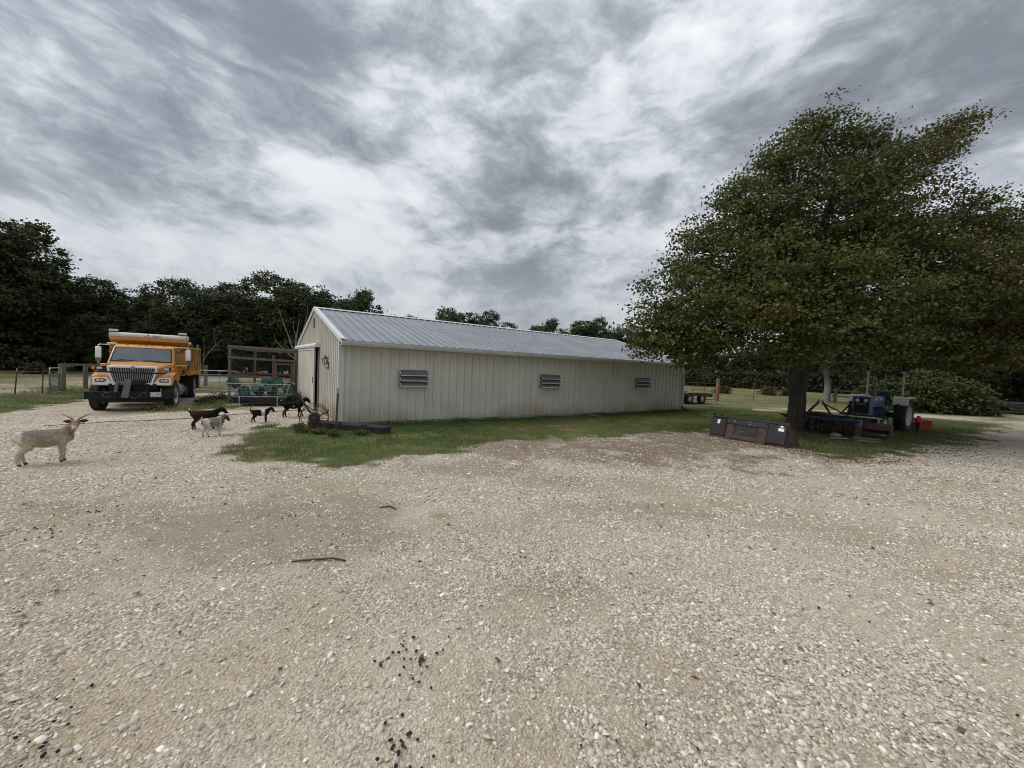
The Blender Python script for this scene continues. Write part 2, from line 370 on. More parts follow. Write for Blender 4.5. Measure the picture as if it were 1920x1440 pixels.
# ------------------------------------------------------------------ ground sheet
def axis(dense0, dense1, step, out0, out1):
    a = [dense0]
    while a[-1] < dense1: a.append(a[-1]+step)
    lo = [dense0]; k = step
    while lo[-1] > out0: k *= 1.28; lo.append(lo[-1]-k)
    hi = [a[-1]]; k = step
    while hi[-1] < out1: k *= 1.28; hi.append(hi[-1]+k)
    return np.array(lo[:0:-1]+a+hi[1:])
gx = axis(-19, 19, .11, -900, 900); gy = axis(.6, 19, .11, -300, 1200)
GX, GY = np.meshgrid(gx, gy); gr, di, de = masks(GX, GY)
far = ss(60, 140, np.hypot(GX, GY))
V = np.stack([GX, GY, gz(GX, GY)], -1).reshape(-1, 3)
nx, ny = len(gx), len(gy)
idx = np.arange(nx*ny).reshape(ny, nx)
F = np.stack([idx[:-1, :-1], idx[:-1, 1:], idx[1:, 1:], idx[1:, :-1]], -1).reshape(-1, 4)
gme = npmesh('ground', V, F, np.stack([gr, di, de], -1).reshape(-1, 3), smooth=True)
m = bpy.data.materials.new('ground'); m.use_nodes = True; t = m.node_tree; b = t.nodes['Principled BSDF']; MATS['ground'] = m
at = N(t, 'ShaderNodeAttribute', attribute_name='col'); sp = N(t, 'ShaderNodeSeparateColor'); L(t, at.outputs['Color'], sp.inputs[0])
pos = N(t, 'ShaderNodeNewGeometry').outputs['Position']
def vor(scale, feat='F1'):
    v = N(t, 'ShaderNodeTexVoronoi', voronoi_dimensions='3D', feature=feat, inp={'Scale': scale, 'Randomness': 1}); L(t, pos, v.inputs['Vector']); return v
def noi(scale, det=5, rough=.6):
    n = N(t, 'ShaderNodeTexNoise', inp={'Scale': scale, 'Detail': det, 'Roughness': rough}); L(t, pos, n.inputs['Vector']); return n.outputs[0]
def mixc(fac, a, bb, blend='MIX'):
    n = N(t, 'ShaderNodeMixRGB', blend_type=blend)
    for i, v in ((0, fac), (1, a), (2, bb)):
        if isinstance(v, (int, float)): n.inputs[i].default_value = v
        elif isinstance(v, tuple): n.inputs[i].default_value = (*v, 1)
        else: L(t, v, n.inputs[i])
    return n.outputs[0]
v1 = vor(48); v2 = vor(105); v3 = vor(26)
sc1 = N(t, 'ShaderNodeSeparateColor'); L(t, v1.outputs['Color'], sc1.inputs[0])
sc2 = N(t, 'ShaderNodeSeparateColor'); L(t, v2.outputs['Color'], sc2.inputs[0])
stones = [(0, (.26, .226, .177)), (.35, (.38, .34, .275)), (.65, (.485, .446, .372)), (.9, (.60, .558, .48)), (1, (.69, .655, .585))]
cA = ramp_n(t, sc1.outputs[0], stones).outputs[0]; cB = ramp_n(t, sc2.outputs[0], stones).outputs[0]
gap = ramp_n(t, v1.outputs['Distance'], [(.0, (1, 1, 1)), (.55, (1, 1, 1)), (.95, (.34, .30, .26))]).outputs[0]
cA = mixc(1, cA, gap, 'MULTIPLY')
soil = ramp_n(t, noi(9, 7, .7), [(.3, (.325, .272, .197)), (.5, (.43, .367, .277)), (.7, (.50, .436, .342))]).outputs[0]
under = ramp_n(t, noi(16, 6, .7), [(.3, (.18, .146, .106)), (.6, (.31, .264, .204))]).outputs[0]
soil = mixc(ramp_n(t, sp.outputs[2], [(.25, (0, 0, 0)), (.8, (1, 1, 1))]).outputs[0], soil, under)
fine = mixc(.48, soil, cB)
lim = math_n(t, 'ADD', math_n(t, 'MULTIPLY', sp.outputs[2], .85), math_n(t, 'MULTIPLY', math_n(t, 'SUBTRACT', noi(14, 4), .5), .9))
grav = mixc(ramp_n(t, lim, [(.05, (0, 0, 0)), (.75, (1, 1, 1))]).outputs[0], fine, cA)
# long tan washes across the yard
wash = ramp_n(t, noi(.42, 5, .6), [(.40, (1, 1, 1)), (.62, (.78, .725, .65))]).outputs[0]
grav = mixc(1, grav, wash, 'MULTIPLY')
earth = ramp_n(t, noi(7, 8, .7), [(.3, (.10, .074, .052)), (.55, (.19, .148, .108)), (.75, (.32, .265, .205))]).outputs[0]
grav = mixc(math_n(t, 'MULTIPLY', sp.outputs[1], .92), grav, earth)
sod = ramp_n(t, noi(1.3, 7, .65), [(.30, (.040, .062, .016)), (.50, (.068, .090, .026)), (.70, (.15, .135, .06))]).outputs[0]
sod2 = ramp_n(t, noi(22, 4, .7), [(.3, (.6, .6, .6)), (.7, (1.35, 1.35, 1.35))]).outputs[0]
sod = mixc(1, sod, sod2, 'MULTIPLY')
psep = N(t, 'ShaderNodeSeparateXYZ'); L(t, pos, psep.inputs[0])
past = ramp_n(t, noi(.35, 6, .65), [(.35, (.075, .088, .03)), (.55, (.14, .135, .06)), (.72, (.24, .20, .11))]).outputs[0]
far_ = math_n(t, 'MULTIPLY', math_n(t, 'SUBTRACT', psep.outputs[1], 21.0), .25, True); fl2 = math_n(t, 'MULTIPLY', math_n(t, 'SUBTRACT', math_n(t, 'MULTIPLY', psep.outputs[0], -1.0), 22.0), .3, True)
sod = mixc(math_n(t, 'MAXIMUM', far_, fl2), sod, past)
fin = mixc(sp.outputs[0], grav, sod)
L(t, fin, b.inputs['Base Color']); b.inputs['Roughness'].default_value = .95; b.inputs['Specular IOR Level'].default_value = .15
hh = math_n(t, 'ADD', math_n(t, 'MULTIPLY', v1.outputs['Distance'], -.6), math_n(t, 'MULTIPLY', v2.outputs['Distance'], -.35)); hh = math_n(t, 'ADD', hh, math_n(t, 'MULTIPLY', noi(12, 5), .6))
bp = N(t, 'ShaderNodeBump', inp={'Strength': .9, 'Distance': .018}); L(t, hh, bp.inputs['Height']); L(t, bp.outputs[0], b.inputs['Normal'])
tag(link('ground', gme, None, 'ground'), kind='structure')

# ------------------------------------------------------------------ loose stones of the yard (stuff)
def ico(sub):
    bm = bmesh.new(); bmesh.ops.create_icosphere(bm, subdivisions=sub, radius=1); V = np.array([v.co[:] for v in bm.verts]); F = np.array([[v.index for v in f.verts] for f in bm.faces]); bm.free(); return V, F
OCT = (np.array([(1, 0, 0), (-1, 0, 0), (0, 1, 0), (0, -1, 0), (0, 0, 1.), (0, 0, -1)]), np.array([(0, 2, 4), (2, 1, 4), (1, 3, 4), (3, 0, 4), (2, 0, 5), (1, 2, 5), (3, 1, 5), (0, 3, 5)]))
def rotm(n):
    a = RNG.uniform(0, 2*math.pi, n); q = np.zeros((n, 3, 3)); c, s_ = np.cos(a), np.sin(a)
    tx = RNG.normal(0, .28, n); ty = RNG.normal(0, .28, n)
    z = np.stack([tx, ty, np.ones(n)], -1); z /= np.linalg.norm(z, axis=1)[:, None]
    x = np.stack([c, s_, np.zeros(n)], -1); x -= z*(x*z).sum(1)[:, None]; x /= np.linalg.norm(x, axis=1)[:, None]
    q[:, :, 0] = x; q[:, :, 1] = np.cross(z, x); q[:, :, 2] = z; return q
PAL = np.array([(.35, .312, .252), (.445, .402, .332), (.515, .475, .405), (.595, .555, .48), (.42, .388, .335), (.455, .39, .30), (.675, .638, .565), (.415, .373, .308), (.495, .433, .342), (.395, .366, .322)])
def scatter(name, pts, rad, base, sub_jit=.22):
    n = len(pts); BV, BF = base; k = len(BV)
    S = np.stack([rad*RNG.uniform(.85, 1.35, n), rad*RNG.uniform(.65, 1.0, n), rad*RNG.uniform(.4, .75, n)], -1)
    P = BV[None]*(1+RNG.uniform(-sub_jit, sub_jit, (n, k, 1)))*(1+RNG.uniform(-.12, .12, (n, k, 3)))*S[:, None, :]
    P = np.einsum('nij,nkj->nki', rotm(n), P)
    z = gz(pts[:, 0], pts[:, 1])+S[:, 2]*.30
    P += np.stack([pts[:, 0], pts[:, 1], z], -1)[:, None, :]
    C = PAL[RNG.integers(0, len(PAL), n)]*RNG.uniform(.82, 1.16, (n, 1)); C = np.repeat(C[:, None, :], k, 1)
    Fa = (BF[None]+(np.arange(n)*k)[:, None, None]).reshape(-1, 3)
    return tag(link(name, npmesh(name, P.reshape(-1, 3), Fa, C.reshape(-1, 3)), None, 'stone'), kind='stuff')
def sample(n, x0, x1, y0, y1, keep):
    p = np.stack([RNG.uniform(x0, x1, n), RNG.uniform(y0, y1, n)], -1)
    p = p[np.abs(p[:, 0]) < 1.36*p[:, 1]+1.2]
    return p[RNG.uniform(0, 1, len(p)) < keep(p[:, 0], p[:, 1])]
def keep_s(x, y):
    g, d, e = masks(x, y); e = .30+.70*ss(.1, .95, e+(fbm(x, y, 7, 3, 71)-.5)*.8)
    return e*(1-ss(.15, .6, g))*(1-.88*d)
_bm = bmesh.new()
for k in range(6): _bm.verts.new((math.cos(k*math.pi/3), math.sin(k*math.pi/3), -.3))
for k in range(4): _bm.verts.new((.62*math.cos(k*math.pi/2+.3), .62*math.sin(k*math.pi/2+.3), .62))
bmesh.ops.convex_hull(_bm, input=_bm.verts); bmesh.ops.triangulate(_bm, faces=_bm.faces); _bm.verts.index_update()
GEM = (np.array([v.co[:] for v in _bm.verts]), np.array([[v.index for v in f.verts] for f in _bm.faces if not all(v.co.z < -.2 for v in f.verts)])); _bm.free()
DOME = (np.array([(math.cos(k*math.pi/3), math.sin(k*math.pi/3), -.25+.25*(k % 2)) for k in range(6)]+[(.15, .1, .95)]), np.array([(k, (k+1) % 6, 6) for k in range(6)]))
PYR = (np.array([(1, .2, -.2), (-.1, 1, -.2), (-1, -.1, -.2), (.1, -1, -.2), (.1, .1, .85)]), np.array([(k, (k+1) % 4, 4) for k in range(4)]))
p = sample(165000, -8.5, 8.5, 1.0, 5.2, keep_s)
o = scatter('gravel', p, np.clip(RNG.lognormal(-4.72, .40, len(p)), .006, .023), GEM, .24); o['label'] = 'pale limestone gravel lying loose on the near yard'
p = sample(215000, -8.5, 8.5, 1.0, 5.2, keep_s)
o = scatter('grit', p, np.clip(RNG.lognormal(-5.2, .34, len(p)), .003, .012), DOME, .25); o['label'] = 'fine pale grit packed between the gravel stones'
p = sample(300000, -17, 17, 5.2, 13, keep_s)
o = scatter('gravel', p, np.clip(RNG.lognormal(-4.35, .38, len(p)), .007, .032), PYR, .3); o['label'] = 'pale limestone gravel spread over the far yard and drive'

# ------------------------------------------------------------------ grass blades (stuff)
def blades(name, pts, h, w, col, lean=.45):
    n = len(pts); a = RNG.uniform(0, 2*math.pi, n); z = gz(pts[:, 0], pts[:, 1])-.01
    d = np.stack([np.cos(a), np.sin(a)], -1); q = np.stack([-d[:, 1], d[:, 0]], -1)
    b2 = RNG.uniform(0, 2*math.pi, n); ln = h*np.abs(RNG.normal(0, lean, n))
    P = np.zeros((n, 3, 3)); P[:, 0, :2] = pts-q*w[:, None]/2; P[:, 1, :2] = pts+q*w[:, None]/2; P[:, 0, 2] = P[:, 1, 2] = z
    P[:, 2, :2] = pts+np.stack([np.cos(b2), np.sin(b2)], -1)*ln[:, None]; P[:, 2, 2] = z+h
    Fa = np.arange(n*3).reshape(n, 3); C = np.repeat(col[:, None, :], 3, 1)
    return tag(link(name, npmesh(name, P.reshape(-1, 3), Fa, C.reshape(-1, 3)), None, 'blade'), kind='stuff')
SHED_POLY = [(-4.85, 11.25), (8.75, 20.6), (3.6, 28.1), (-10.0, 18.75)]
def grass_col(x, y, dryk=1.0):
    n = len(x); dry = ss(.50, .85, fbm(x, y, .5, 4, 81)*.75+RNG.uniform(0, .40, n)*dryk+.05*dryk)
    edge = 1-ss(.2, 1.1, np.abs(inpoly(x, y, LAWN_A)))
    near_wall = ss(2.6, .4, inpoly(x, y, SHED_POLY)*-1)        # greener, less dry blades towards the wall
    dry = np.clip(dry+edge*.35*RNG.uniform(0, 1, n)-near_wall*.7, 0, 1)[:, None]
    g = np.stack([RNG.uniform(.050, .092, n), RNG.uniform(.092, .145, n), RNG.uniform(.014, .03, n)], -1)
    t_ = np.stack([RNG.uniform(.20, .32, n), RNG.uniform(.17, .26, n), RNG.uniform(.08, .14, n)], -1)
    dry = np.clip(dry+(.55*ss(19, 27, y)*(RNG.uniform(0, 1, n) < .75))[:, None], 0, 1); g = g*(1+.5*ss(19, 27, y))[:, None]
    return g*(1-dry)+t_*dry
def lawn(name, n, box, hmul, wmul, label, thr=.45, hmax=9):
    def keep(x, y):
        g, d, e = masks(x, y); return ss(thr-.2, thr+.35, g+(fbm(x, y, 3.2, 2, 91)-.5)*.5)*(inpoly(x, y, SHED_POLY) < .03)*(.25+.75*ss(.25, .55, fbm(x, y, 1.1, 3, 95)))
    p = np.stack([RNG.uniform(box[0], box[1], n), RNG.uniform(box[2], box[3], n)], -1); p = p[np.abs(p[:, 0]) < 1.36*p[:, 1]+2]
    p = p[RNG.uniform(0, 1, len(p)) < keep(p[:, 0], p[:, 1])]
    wall = ss(.9, .05, -inpoly(p[:, 0], p[:, 1], SHED_POLY))*ss(.35, .65, fbm(p[:, 0], p[:, 1], 1.6, 2, 97))
    h = RNG.uniform(.025, .075, len(p))*hmul*(1+1.3*wall+.7*ss(.5, .75, fbm(p[:, 0], p[:, 1], .9, 2, 99)))
    w = RNG.uniform(.008, .016, len(p))*wmul
    o = blades(name, p, h, w, grass_col(p[:, 0], p[:, 1])); o['label'] = label; return o
lawn('grass', 190000, (-7.5, 9, 6.4, 20), 1.0, 1.0, 'short green lawn grass in front of the cream shed')
lawn('grass', 120000, (7.5, 24, 9, 24), 1.15, 1.2, 'short grass with brown patches under the big maple and tractor')
lawn('grass', 60000, (-26, -14, 9, 26), 1.1, 1.4, 'mown grass verge along the wire fence')
lawn('grass', 26000, (-16, -8.5, 12, 25), 2.4, 1.2, 'rough weedy grass between the truck and the pen')
lawn('grass', 130000, (-75, 70, 20, 85), 1.4, 3.0, 'pasture grass out to the tree line')

# ------------------------------------------------------------------ the shed
SH = thing('metal_shed', 'long cream metal shed with ribbed grey metal roof and louvred windows', 'shed', (-4.85, 11.25, 0), R(34.5))
SL, SW, EO, RO, HE, HR = 16.5, 9.1, .33, .05, 2.40, 3.73
PIT = .28; NP = 59; PW = SL/NP
rs = (HR-HE)/(SW/2+EO)                      # rise per metre of roof
def rz_(y): return HE+rs*(min(y, SW-y)+EO)  # roof line above y
WT = rz_(0)-.10
PROF = [(0, 0), (.006, .036), (.024, .036), (.030, 0), (.13, 0), (.137, .007), (.149, .007), (.156, 0)]
def panel_mesh(name, w, z0, z1a, z1b=None, cut=None):
    # strip in local (x along wall, -y outward), rib at its left edge, folded return at the right
    z1b = z1a if z1b is None else z1b
    P = [(a, b_) for a, b_ in PROF if a < w-.002]+[(w, 0)]
    top = lambda a: z1a+(z1b-z1a)*a/w
    vs = [(a, -b_-.012, z0) for a, b_ in P]+[(a, -b_-.012, top(a)) for a, b_ in P]
    vs += [(a, .0, z0) for a, b_ in (P[0], P[-1])]+[(a, 0, top(a)) for a, b_ in (P[0], P[-1])]
    n = len(P); mb = MB(); mb.add(vs, [(i, i+1, n+i+1, n+i) for i in range(n-1)]+[(0, n, 2*n+2, 2*n), (n-1, 2*n+1, 2*n+3, 2*n-1)])
    return mb.mesh(name)
# core of the building behind the sheets
def core():
    mb = MB(); P = [(0.03, .04), (SW-.03, .04), (SW-.03, WT), (SW/2, HR-.16), (.03, WT)]
    # solid hall with an open doorway cut in the near gable: four wall slabs
    mb.box((SL/2, .06, WT/2), (SL-.04, .09, WT)); mb.box((SL/2, SW-.06, WT/2), (SL-.04, .09, WT))
    mb.prism([(a, z) for a, z in P], 0, SL-.12, SL-.02)
    D0, D1 = DOOR
    mb.prism([(.03, .04), (D0, .04), (D0, rz_(D0)-.12), (.03, WT)], 0, .02, .10)
    mb.prism([(D1, .04), (SW-.03, .04), (SW-.03, WT), (D1, rz_(D1)-.12)], 0, .02, .10)
    mb.prism([(D0, 2.28), (D1, 2.28), (D1, rz_(D1)-.12), (SW/2, HR-.16), (D0, rz_(D0)-.12)], 0, .02, .10)
    return mb
DOOR = (3.40, 7.6)
core().build('wall_core', 'dark', SH)
MB().box((SL/2, SW/2, .02), (SL-.02, SW-.02, .08)).build('foundation', 'tub_grey', SH)
# front wall sheets (skip nothing: the louvres sit proud of them)
fm = panel_mesh('wall_panel', PW, .07, WT)
for i in range(NP): link('wall_panel', fm, SH, 'siding', (i*PW, 0, 0))
# back wall and far gable in the same sheets
bmh = panel_mesh('wall_panel', PW*3, .07, WT)
for i in range(NP//3): link('wall_panel', bmh, SH, 'siding', ((i+1)*PW*3, SW, 0), (0, 0, math.pi))
# near gable: sheets cut to the rake, stopping at the door opening
NG = 32; gw = SW/NG
for i in range(NG):
    y0, y1 = i*gw, (i+1)*gw; za, zb = rz_(y0)-.09, rz_(y1)-.09; zlo = .07
    if y0 >= DOOR[0]-.01 and y1 <= DOOR[1]+.25: zlo = 2.27
    # rotated so that its x runs along +y of the shed and outward is -x: mirror by building at -y
    me = panel_mesh('wall_panel', gw, zlo, zb, za)
    link('wall_panel', me, SH, 'siding', (0, y1, 0), (0, 0, R(-90)))
for i in range(NG//2):
    y0, y1 = i*2*gw, (i+1)*2*gw
    me = panel_mesh('wall_panel', gw*2, .07, rz_(y0)-.09, rz_(y1)-.09)
    link('wall_panel', me, SH, 'siding', (SL, y0, 0), (0, 0, R(90)))
# roof sheets
sl_ = math.hypot(SW/2+EO, HR-HE); ra = math.atan2(HR-HE, SW/2+EO)
def roof_mesh(w):
    P = [(0, 0), (.006, .042), (.026, .042), (.032, 0), (.13, 0), (.137, .006), (.15, .006), (.157, 0), (w, 0)]
    n = len(P); vs = [(a, y, b_) for y in (0, sl_+.02) for a, b_ in P]+[(a, y, b_-.012) for y in (0, sl_+.02) for a, b_ in P]
    fs = [(i, i+1, n+i+1, n+i) for i in range(n-1)]+[(2*n+i, 3*n+i, 3*n+i+1, 2*n+i+1) for i in range(n-1)]+[(i, 2*n+i, 2*n+i+1, i+1) for i in range(n-1)]
    mb = MB(); mb.add(vs, fs); return mb.mesh('roof_panel')
RL = SL+2*RO; rw = RL/NP; rm = roof_mesh(rw)
for i in range(NP): link('roof_panel', rm, SH, 'roof_metal', (-RO+i*rw, -EO-.03, HE), (ra, 0, 0))
rmb = roof_mesh(rw*3)
for i in range(NP//3+1):
    if i*3 < NP: link('roof_panel', rmb if (i+1)*3 <= NP else roof_mesh(rw*(NP-i*3)), SH, 'roof_metal', (-RO+min((i+1)*3, NP)*rw, SW+EO+.03, HE), (ra, 0, math.pi))
# screw heads along the eave
# ridge cap, rakes, fascia/gutter, corners
c_, s__ = math.cos(ra), math.sin(ra)
MB().prism([(-.15*c_, -.15*s__+.045), (0, .055), (.15*c_, -.15*s__+.045), (.15*c_, -.15*s__+.035), (0, .040), (-.15*c_, -.15*s__+.035)], 0, -RO-.015, SL+RO+.015, lambda x, y, z: (x, y+SW/2, z+HR+.012)).build('ridge_cap', 'trim_white', SH)
for xx, nm in ((-RO, -1), (SL+RO, 1)):
    for sgn in (-1, 1):
        P = []
        e0 = (SW/2+EO+.03)
        pts = [(0, HR+.045), (e0, HR+.045-rs*e0), (e0, HR-.06-rs*e0), (0, HR-.06)]
        MB().prism([(SW/2+sgn*a, z) for a, z in pts], 0, xx+nm*.028, xx-nm*.004).build('rake_trim', 'trim_white', SH)
        pts = [(.0, HR+.052), (e0, HR+.052-rs*e0), (e0, HR+.040-rs*e0), (0, HR+.040)]
        MB().prism([(SW/2+sgn*a, z) for a, z in pts], 0, xx+nm*.034, xx-nm*.11).build('rake_flange', 'trim_white', SH)
gp = [(-EO-.15, HE-.02), (-EO-.145, HE-.07), (-EO-.12, HE-.135), (-EO-.03, HE-.135), (-EO-.03, HE-.015), (-EO-.04, HE-.015), (-EO-.04, HE-.122), (-EO-.115, HE-.122), (-EO-.135, HE-.07), (-EO-.14, HE-.02)]
for a, b_ in ((-RO, 6.4), (6.404, 11.6), (11.604, SL+RO)): MB().prism(gp, 0, a, b_).build('gutter', 'gutter', SH)
for a in (6.40, 11.60): MB().prism([(-EO-.156, HE-.015), (-EO-.15, HE-.075), (-EO-.122, HE-.14), (-EO-.03, HE-.14), (-EO-.03, HE-.136), (-EO-.12, HE-.136), (-EO-.147, HE-.075), (-EO-.152, HE-.015)], 0, a-.05, a+.05).build('gutter_joint', 'gutter', SH)
for a in (-RO-.004, SL+RO+.004): MB().prism(gp[:5], 0, a-.004, a+.004).build('gutter_cap', 'gutter', SH)
MB().box((SL/2, -EO-.012, HE-.06), (SL+2*RO, .03, .13)).build('fascia', 'gutter', SH)
MB().box((SL/2, -EO/2, HE-.128), (SL+2*RO-.02, EO-.02, .012)).build('soffit', 'trim_white', SH)
def corner(x, y, sx, sy):
    mb = MB(); w = .10; k = .058
    mb.box((x+sx*(-k/2), y+sy*(w/2-k), (.06+WT)/2), (k, w, WT-.06)).box((x+sx*(w/2), y-sy*(k/2), (.06+WT)/2), (w, k*.99, WT-.062)); mb.build('corner_trim', 'trim_white', SH, bev=.004)
corner(0, 0, 1, 1); corner(SL, 0, -1, 1); corner(0, SW, 1, -1); corner(SL, SW, -1, -1)
# downspout at the far front corner
MB().tube([(SL+.02, -EO-.09, HE-.13), (SL+.02, -EO-.09, HE-.25), (SL-.02, -.10, HE-.50), (SL-.02, -.10, .22)], .042, 8).build('downspout', 'trim_white', SH)
MB().tube([(SL-.02, -.10, .24), (SL-.02, -.10, .14), (SL-.02, -.22, .08), (SL-.02, -.42, .07)], .055, 8).build('downspout_boot', 'truck_black', SH)
# sliding door
dr = link('sliding_door', MB().box((-.125, 5.78, 1.17), (.03, 4.36, 2.20)).mesh('sliding_door'), SH, 'siding')
for k in range(15):
    y = 3.72+k*.296
    MB().box((-.145, y, 1.17), (.014, .022, 2.18)).build('door_rib', 'siding', dr)
for z in (.12, 2.22): MB().box((-.15, 5.78, z), (.028, 4.36, .09)).build('door_rail', 'trim_white', dr)
for y in (3.63, 7.93): MB().box((-.152, y, 1.17), (.034, .09, 2.21)).build('door_stile', 'trim_white', dr)
MB().box((-.175, 3.70, 1.1), (.03, .03, .22)).build('door_handle', 'steel_grey', dr)
MB().prism([(-.02, 2.27), (-.20, 2.27), (-.215, 2.34), (-.16, 2.41), (-.02, 2.43)], 1, 3.1, 9.05).build('door_track', 'trim_white', SH)
for y in (3.36,): MB().box((-.03, y, 1.18), (.07, .09, 2.22)).build('door_jamb', 'wood_old', SH)
MB().box((-.045, SW/2, 3.2), (.05, .07, .36)).build('gable_bracket', 'wood_old', SH)
# louvred windows
for x0, x1 in ((1.64, 2.62), (7.09, 8.13), (12.68, 13.78)):
    z0, z1 = 1.11, 1.67; xc, zc_, w, h = (x0+x1)/2, (z0+z1)/2, x1-x0, z1-z0
    wd = link('window', MB().box((xc, -.028, zc_), (w-.02, .012, h-.02)).mesh('window'), SH, 'dark')
    fr = MB().ring([(x0, z0), (x1, z0), (x1, z1), (x0, z1)], [(x0+.035, z0+.035), (x1-.035, z0+.035), (x1-.035, z1-.035), (x0+.035, z1-.035)], 1, -.075, -.012); fr.build('window_frame', 'vent_frame', wd, bev=.004)
    for k in range(3):
        zt = z1-.045-k*.163; zb = zt-.155; yo = -.205
        mb = MB(); mb.add([(x0+.05, -.07, zt), (x1-.05, -.07, zt), (x1-.05, yo, zb), (x0+.05, yo, zb), (x0+.05, -.062, zt), (x1-.05, -.062, zt), (x1-.05, yo+.008, zb-.002), (x0+.05, yo+.008, zb-.002)],
                          [(0, 3, 2, 1), (4, 5, 6, 7), (0, 1, 5, 4), (1, 2, 6, 5), (2, 3, 7, 6), (3, 0, 4, 7)])
        pn = mb.build('pane', 'vent_pane', wd)
        e = MB(); e.bar((x0+.04, yo, zb), (x1-.04, yo, zb), .022, .022); e.bar((x0+.045, -.07, zt), (x0+.045, yo, zb), .014, .022); e.bar((x1-.045, -.07, zt), (x1-.045, yo, zb), .014, .022)
        e.build('pane_edge', 'trim_white', pn)
# mud-splash and rust stains sit in the sheet material itself
t = MATS['siding'].node_tree; b = t.nodes['Principled BSDF']; src = b.inputs['Base Color'].links[0].from_socket
pz = N(t, 'ShaderNodeNewGeometry'); sz = N(t, 'ShaderNodeSeparateXYZ'); L(t, pz.outputs['Position'], sz.inputs[0])
n1 = N(t, 'ShaderNodeTexNoise', inp={'Scale': .55, 'Detail': 4}); L(t, pz.outputs['Position'], n1.inputs['Vector'])
n2 = N(t, 'ShaderNodeTexNoise', inp={'Scale': 5, 'Detail': 6}); mp = N(t, 'ShaderNodeMapping', inp={'Scale': (1, 1, .25)}); L(t, pz.outputs['Position'], mp.inputs[0]); L(t, mp.outputs[0], n2.inputs['Vector'])
lv = math_n(t, 'SUBTRACT', math_n(t, 'ADD', math_n(t, 'MULTIPLY', n1.outputs[0], 1.5), math_n(t, 'MULTIPLY', n2.outputs[0], .35)), math_n(t, 'MULTIPLY', sz.outputs[2], .85))
st = ramp_n(t, lv, [(.50, (0, 0, 0)), (.95, (1, 1, 1))])
mm = N(t, 'ShaderNodeMixRGB', inp={2: (.30, .215, .11, 1)}); L(t, math_n(t, 'MULTIPLY', st.outputs[0], .62), mm.inputs[0])
oi = N(t, 'ShaderNodeObjectInfo'); tone = ramp_n(t, oi.outputs['Random'], [(0, (.965, .965, .96)), (1, (1.02, 1.02, 1.02))]); tm_ = N(t, 'ShaderNodeMixRGB', blend_type='MULTIPLY', inp={0: 1}); L(t, src, tm_.inputs[1]); L(t, tone.outputs[0], tm_.inputs[2])
n3 = N(t, 'ShaderNodeTexNoise', inp={'Scale': 3.5, 'Detail': 5}); mp3 = N(t, 'ShaderNodeMapping', inp={'Scale': (2.5, 2.5, .18)}); L(t, pz.outputs['Position'], mp3.inputs[0]); L(t, mp3.outputs[0], n3.inputs['Vector'])
stk = ramp_n(t, n3.outputs[0], [(.42, (1, 1, 1)), (.74, (.955, .945, .92))]); tm2 = N(t, 'ShaderNodeMixRGB', blend_type='MULTIPLY', inp={0: 1}); L(t, tm_.outputs[0], tm2.inputs[1]); L(t, stk.outputs[0], tm2.inputs[2])
L(t, tm2.outputs[0], mm.inputs[1]); L(t, mm.outputs[0], b.inputs['Base Color'])
# coach lamp beside the door
LM = thing('wall_lantern', 'black coach lantern hung on the gable wall beside the sliding door', 'lantern', (0, 0, 0))
bpy.context.view_layer.update()
LM.location = SH.matrix_world @ Vector((-.036, 1.5, 1.60)); LM.rotation_euler = (0, 0, R(34.5))
MB().box((-.012, 0, .06), (.022, .09, .24)).build('back_plate', 'black_iron', LM, bev=.006)
MB().tube([(-.02, 0, .02), (-.06, 0, -.03), (-.11, 0, .02), (-.11, 0, .10)], .012, 6).build('bracket', 'black_iron', LM)
MB().lathe([(.09, .03), (.10, .055), (.11, .06)], 6, 2, (-.11, 0, 0)).build('lamp_base', 'black_iron', LM)
MB().lathe([(.112, .056), (.27, .088)], 6, 2, (-.11, 0, 0)).build('glass', 'lamp_glass', LM)
cg = MB()
for k in range(6):
    a = k*math.pi/3; cg.bar((-.11+.058*math.cos(a), .058*math.sin(a), .11), (-.11+.091*math.cos(a), .091*math.sin(a), .275), .012, .012)
cg.build('cage', 'black_iron', LM)
MB().lathe([(.272, .105), (.285, .11), (.33, .06), (.345, .05), (.365, .012), (.39, .016), (.40, .004)], 6, 2, (-.11, 0, 0)).build('lamp_roof', 'black_iron', LM)

# ------------------------------------------------------------------ timber pen beside the shed
PE = thing('animal_pen', 'weathered timber and wire pen with screen door beside the shed', 'pen', (-12.2, 17.25, -.2), math.atan2(.62, 2.55))
PWD = 2.62; PD = 2.8
def post(nm, x, y, z0, z1, m, w=.09): return MB().box((x, y, (z0+z1)/2), (w, w, z1-z0)).build(nm, m, PE, bev=.006)
for x, y, z in ((0, 0, 2.42), (PWD, 0, 2.36), (0, PD, 2.30), (PWD, PD, 2.30)): post('post', x, y, -.1, z, 'wood_old')
post('post', 1.70, -.01, -.1, 2.12, 'wood_red', .085); post('post', PWD-.06, -.075, -.1, 1.92, 'wood_red', .10)
def rail(nm, p, q, m, w=.045, h=.09): return MB().bar(p, q, w, h).build(nm, m, PE, bev=.005)
rail('rail', (-.05, -.07, 2.45), (PWD+.05, -.07, 2.40), 'wood_old', .05, .07); rail('rail', (0, PD+.06, 2.34), (PWD, PD+.06, 2.33), 'wood_old'); rail('rail', (-.07, -.04, 2.40), (-.07, PD, 2.34), 'wood_old')
rail('rail', (-.07, -.075, 1.97), (PWD, -.075, 1.90), 'wood_red', .04, .10); rail('rail', (-.07, -.075, 1.16), (1.66, -.075, 1.16), 'wood_red', .04, .10)
